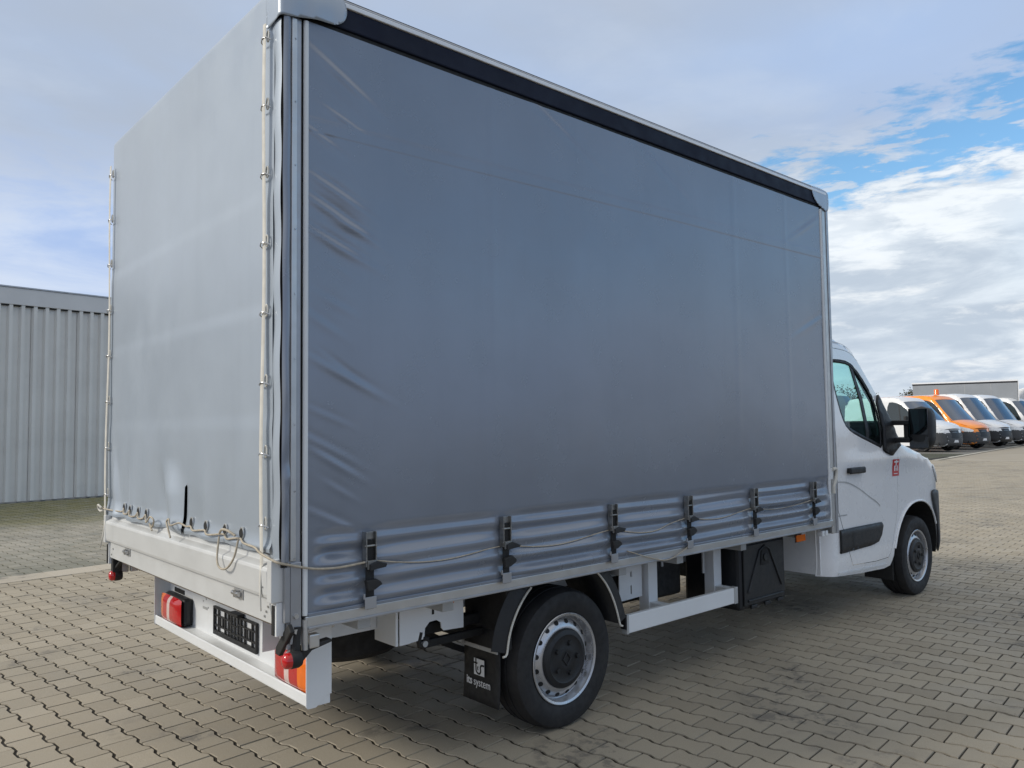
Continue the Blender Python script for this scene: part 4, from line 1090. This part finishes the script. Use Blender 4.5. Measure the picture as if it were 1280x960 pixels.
# ================================================================== PARKED VANS
def van(name, loc, heading, label, paint, Lv=5.6, Hv=2.55, nose=.0, beacon=False, rack=False, bump=None, group='vans parked in a row beyond the yard'):
    root = empty(name, (*loc, 0), heading); root.scale = (1.15, 1.15, 1.15); tag(root, label, 'van', group)
    hw = 1.0; zr = Hv; bumpm = bump or M_gplast
    # local x forward, origin under the front bumper
    top = [(-Lv, .55), (-Lv, zr-.35), (-Lv+.12, zr-.08), (-Lv+.35, zr), (-2.55, zr), (-2.15, zr-.05), (-1.88, zr-.22)]
    cowl = (-.98+nose, 1.36)
    hood = [cowl, (-.62, 1.27), (-.28, 1.12), (-.12, .98)]
    face = [(-.06, .84), (-.02, .66), (.0, .50), (-.03, .32), (-.12, .25)]
    out = top+[cowl]+hood[1:]+face+[(-.55, .27)]
    arch_f = [(-.92+.40*math.cos(a), .33+.40*math.sin(a)) for a in [R(-5)+R(190)*i/10 for i in range(11)]]
    arch_r = [(-Lv+1.05+.38*math.cos(a), .33+.38*math.sin(a)) for a in [R(-5)+R(190)*i/10 for i in range(11)]]
    poly = out+arch_f+[(-1.5, .25), (-Lv+1.7, .27)]+arch_r+[(-Lv+.5, .32), (-Lv+.05, .36)]
    line = [Vector(p) for p in densify(out[1:], .05, False)]
    def yy(x, z):
        y = hw-max(0, z-1.2)*.085
        if x > -.75: y -= .42*((x+.75)/.75)**2.6
        d = min((Vector((x, z))-e).length for e in line); r = .14
        if d < r: y -= r-math.sqrt(max(0, r*r-(r-d)**2))
        return max(.1, y)
    for sd_ in (1, -1):
        sidep = panel(poly, [], lambda x, z: (x, sd_*yy(x, z), z), .11).build('body_side', paint, root, smooth=50)
        win = chaikin([(-1.78, zr-.42), (-2.3, zr-.22), (-2.62, zr-.24), (-2.66, 1.42), (-2.2, 1.34), (-1.28, 1.36), (-1.30, 1.50)], 1)
        panel(win, [], lambda x, z: (x, sd_*(yy(x, z)+.006), z), .12).build('door_window', M_vglass, root, smooth=50)
        panel([(-2.02, zr-.33), (-2.06, zr-.33), (-1.95, 1.36), (-1.90, 1.36)], [], lambda x, z: (x, sd_*(yy(x, z)+.010), z), .1).build('window_bar', M_black, root)
        panel([(-1.5, .50), (-Lv+1.6, .50), (-Lv+1.6, .66), (-1.5, .66)], [], lambda x, z: (x, sd_*(yy(x, z)+.008), z), .15).build('side_moulding', bumpm, root)
        BC = chaikin([(-.50, .30), (-.12, .26), (-.03, .33), (.0, .50), (-.02, .66), (-.05, .84), (-.30, .86), (-.56, .78), (-.62, .66), (-.50, .45)], 1)
        panel(BC, [], lambda x, z: (x, sd_*(yy(x, z)+.014), z), .08).build('bumper_corner', bumpm, root, smooth=60)
        HL = chaikin([(-.80, 1.17), (-.40, 1.07), (-.12, .97), (-.07, .85), (-.25, .82), (-.56, .92)], 1)
        panel(HL, [], lambda x, z: (x, sd_*(yy(x, z)+.012), z), .06).build('headlight', M_headl, root, smooth=60)
        for xw in (-.92, -Lv+1.05):
            wh_ = MB().lathe([(.20, -.2), (.31, -.2), (.335, -.17), (.335, -.03), (.31, 0), (.21, .0)], (xw, sd_*.965, .335), (0, sd_, 0), 28).build('wheel', M_tyre, root, smooth=40)
            MB().lathe([(.21, -.005), (.18, -.03), (.10, -.01), (0, -.01)], (xw, sd_*.965, .335), (0, sd_, 0), 20).build('rim', M_steel, wh_, smooth=40)
            al = arch_f if xw > -1 else arch_r; mb = MB(); vs = []
            for x, z in al: vs += [(x, sd_*(yy(x, z)-.004), z), (x, sd_*.55, z)]
            mb.add(vs, [(2*i, 2*i+1, 2*i+3, 2*i+2) for i in range(len(al)-1)]); mb.build('wheel_arch', M_blackm, root)
        mi = MB().box((-1.62, min(sd_*1.05, sd_*1.22), 1.30), (-1.50, max(sd_*1.05, sd_*1.22), 1.62)).build('mirror', M_black, root, bevel=.03)
        MB().box((-1.58, min(sd_*.93, sd_*1.05), 1.36), (-1.53, max(sd_*.93, sd_*1.05), 1.42)).build('mirror_arm', M_black, mi)
    def strp(nm, path, m, bx, bz, lift=0, ymax=None, out_=0):
        P = densify(path, .08, False); mb = MB(); vs = []; n = 12
        for x, z in P:
            y0 = yy(x, z) if ymax is None else min(ymax, yy(x, z))
            for k in range(n+1):
                u = 2*k/n-1; b = 1-abs(u)**2.3; vs.append((x+bx*b+out_, y0*u, z+bz*b+lift))
        w = n+1; mb.add(vs, [(i*w+k, i*w+k+1, (i+1)*w+k+1, (i+1)*w+k) for i in range(len(P)-1) for k in range(n)]); return mb.build(nm, m, root, smooth=60)
    strp('roof', top[1:], paint, .0, .04)
    strp('windscreen', [(-1.86, zr-.235), (-1.02+nose, 1.375)], M_vwind, .10, .02)
    strp('windscreen_top', [top[-1], (-1.86, zr-.235)], paint, .06, .03)
    strp('bonnet', [(-1.02+nose, 1.375)]+hood, paint, .07, .05)
    strp('nose_panel', [(-.12, .98), (-.06, .84), (-.03, .72)], paint, .07, .0)
    strp('bumper', face[0:], bumpm, .07, 0, 0, None, .004)
    strp('grille', [(-.10, .96), (-.045, .80), (-.01, .60)], M_black, .07, 0, 0, .42, .012)
    strp('grille_bar', [(-.085, .885), (-.07, .86)], M_chrome, .07, 0, 0, .38, .020)
    strp('number_plate', [(-.0, .52), (.0, .41)], M_print, .07, 0, 0, .26, .012)
    MB().box((-Lv+.01, -.92, .5), (-Lv+.03, .92, zr-.3)).build('rear_door', paint, root)
    MB().box((-Lv+.1, -.85, .30), (-.2, .85, .42)).build('underbody', M_blackm, root)
    if beacon:
        bc = MB().lathe([(.13, 0), (.13, .04), (.115, .06), (.115, .26), (.09, .30), (0, .31)], (-2.3, 0, zr+.03), (0, 0, 1), 20).build('beacon', M_orange, root, smooth=40)
    if rack:
        for x in (-2.9, -4.0, -5.0): MB().box((x, -.85, zr+.06), (x+.05, .85, zr+.12)).build('roof_bar', M_galv, root)
        for y in (-.8, .8): MB().box((-5.2, y, zr+.121), (-2.7, y+.05, zr+.16)).build('roof_rail', M_galv, root)
    return root
M_vglass = mat('dark_van_glass', (.02, .03, .035), .06, 0, .1, 2, coat=.8)
M_vwind = mat('blue_windscreen', (.03, .06, .11), .05, 0, .1, 2, coat=1.0)
M_vwhite = mat('white_van_paint', (.78, .79, .80), .3, 0, .02, 1, coat=.5)
HD = R(256)
vdat = [((42.2, 12.15), M_white, 2.60, 'white panel van with grey bumper parked beside the orange van', False),
        ((46.9, 12.3), M_orangep, 2.68, 'bright orange panel van with a beacon on its roof', True),
        ((51.4, 12.5), M_white, 2.80, 'tall white panel van parked on the far side of the orange van', False),
        ((55.9, 12.6), M_white, 2.85, 'white panel van standing between two other white vans', False)]
van('panel_van', vdat[0][0], HD, vdat[0][3], M_vwhite, 5.0, 2.50)
van('panel_van', vdat[1][0], HD, vdat[1][3], M_orangep, 5.6, 2.66, .05, True)
van('panel_van', vdat[2][0], HD, vdat[2][3], M_vwhite, 5.9, 2.82, .05, bump=M_black)
van('panel_van', vdat[3][0], HD, vdat[3][3], M_vwhite, 5.9, 2.85)
van('panel_van', (60.6, 12.3), HD, 'white van with pale bumper at the end of the van row', M_vwhite, 5.3, 2.75, bump=M_wcoat)
van('panel_van', (43.5, 17.0), HD, 'white high roofed van with a ladder rack parked behind the row', M_vwhite, 6.0, 2.95, rack=True)

# lorry with a grey curtain trailer behind the vans
lor = empty('lorry', (62.15, 14.8, 0), R(-72.5)); tag(lor, 'grey curtain sided lorry trailer with white roof edge parked behind the vans', 'lorry')
M_greyc = mat('grey_lorry_curtain', (.30, .32, .34), .5, 0, .05, 1.0)
def lbx(n, lo, hi, m, b=.01): return box(n, lo, hi, m, lor, b)
lbx('curtain', (-6.5, -1.25, 1.1), (0, 1.25, 4.22), M_greyc); lbx('track', (-6.52, -1.262, 4.221), (.02, 1.262, 4.32), M_black); lbx('roof_edge', (-6.55, -1.28, 4.321), (.04, 1.28, 4.43), M_white)
lbx('front_wall', (.021, -1.25, 1.1), (.08, 1.25, 4.32), M_white); lbx('chassis', (-6.4, -.6, .7), (1, .6, 1.09), M_blackm)
for x in (-5.2, -4.1, -1.0):
    for y in (-1.2, 1.2): MB().lathe([(.28, -.16), (.46, -.16), (.5, -.12), (.5, .12), (.46, .16), (.28, .16), (.2, .1), (0, .1)], (x, y*.88, .5), (0, 1 if y > 0 else -1, 0), 24).build('wheel', M_tyre, lor, smooth=40)
for x in (-4.8, -3.2, -1.6):
    for y in (-1.258, 1.256): lbx('curtain_pole', (x, y, 1.15), (x+.04, y+.004, 4.2), M_galv, 0)
# tall white lorry cab further right
cabl = empty('lorry_cab', (64.6, 13.2, 0), R(238)); tag(cabl, 'white lorry cab with dark windscreen standing beyond the last van', 'lorry')
prf = chaikin([(-2.2, .5), (-2.2, 3.6), (-1.6, 3.95), (-.5, 3.95), (-.12, 3.1), (0, 1.9), (0, .45)], 1)
MB().prism(prf, lambda a, c: (a, -1.2, c), lambda a, c: (a, 1.2, c)).build('cab_shell', M_white, cabl, bevel=.05)
MB().prism([(-.40, 3.25), (-.14, 3.25), (.03, 2.15), (-.40, 2.15)], lambda a, c: (a+.04, -1.08, c), lambda a, c: (a+.04, 1.08, c)).build('windscreen', M_vwind, cabl)
for y0, y1 in ((-1.23, -1.201), (1.201, 1.23)): MB().box((-1.25, y0, 2.15), (-.35, y1, 3.1)).build('side_window', M_vglass, cabl)
MB().box((-.05, -1.15, .40), (.12, 1.15, 1.05)).build('bumper', M_gplast, cabl, bevel=.03)
for y in (-.95, .95): MB().box((.10, y-.2, .7), (.13, y+.2, .9)).build('headlight', M_headl, cabl)
for y in (-1.05, 1.05): MB().lathe([(.28, -.16), (.46, -.16), (.5, -.12), (.5, .12), (.46, .16), (.28, .16), (.2, .1), (0, .1)], (-1.0, y, .5), (0, 1 if y > 0 else -1, 0), 24).build('wheel', M_tyre, cabl, smooth=40)

# ================================================================== FAR TREES
def leaf_mat(name, c):
    m = bpy.data.materials.new(name); m.use_nodes = True; t = NT(m.node_tree); b = t.n['Principled BSDF']
    g = t.node('ShaderNodeNewGeometry')
    t.put(b.inputs['Base Color'], t.mix(g.outputs['Random Per Island'], tuple(v*.55 for v in c), tuple(v*1.4 for v in c))); b.inputs['Roughness'].default_value = .7
    return m
M_bark = mat('bark', (.09, .07, .05), .9, 0, .2, 5)
LEAFS = [leaf_mat('olive_leaves', (.115, .105, .035)), leaf_mat('green_leaves', (.06, .085, .03)), leaf_mat('autumn_leaves', (.16, .12, .035))]
def make_tree(loc, h, w, lm, label, seed):
    r = random.Random(seed); root = empty('tree', (*loc, 0), r.uniform(0, 6)); tag(root, label, 'tree', 'trees beyond the yard')
    tr = MB(); tr.cyl((0, 0, -.1), (.1, 0, h*.55), h*.025, h*.014, 10)
    blobs = []
    for k in range(7):
        a = r.uniform(0, 6.28); q = r.uniform(.15, .42)*w; z = h*r.uniform(.5, .82); e = Vector((q*math.cos(a), q*math.sin(a), z)); tr.cyl((.05, 0, h*r.uniform(.25, .5)), e, h*.011, h*.004, 6); blobs.append((e, r.uniform(.2, .32)*w))
    blobs.append((Vector((0, 0, h*.8)), .26*w)); tr.build('trunk', M_bark, root)
    cr = MB()
    for c, q in blobs:
        for _ in range(330):
            d = Vector((r.gauss(0, 1), r.gauss(0, 1), r.gauss(0, .8))).normalized()*q*(r.random()**.45); p = c+d
            s = h*r.uniform(.010, .026); u = Vector((r.gauss(0, 1), r.gauss(0, 1), r.gauss(0, 1))).normalized()*s; v = u.orthogonal().normalized()*s*.7
            cr.add([p-u, p-v, p+u, p+v], [(0, 1, 2, 3)])
    me = bpy.data.meshes.new('crown'); me.from_pydata(cr.v, [], cr.f); link('crown', me, lm, root)
TREES = [((77.5, 27.4), 5.1, 4.0, 0, 'olive green round topped tree above the van roofs beside the lorry trailer'),
         ((70, 30.5), 4.4, 6, 1, 'green tree seen through the truck cab window, beside the autumn one'), ((74, 35), 4.9, 6, 2, 'autumn coloured tree seen through the truck cab window'), ((66, 33), 4.0, 6, 1, 'smaller dark green tree beyond the truck cab roof'), ((80, 33), 3.6, 4, 1, 'low dark green tree between the truck cab and the lorry trailer')]
for i, (p, h, w, k, lb_) in enumerate(TREES): make_tree(p, h, w, LEAFS[k], lb_, 40+i)
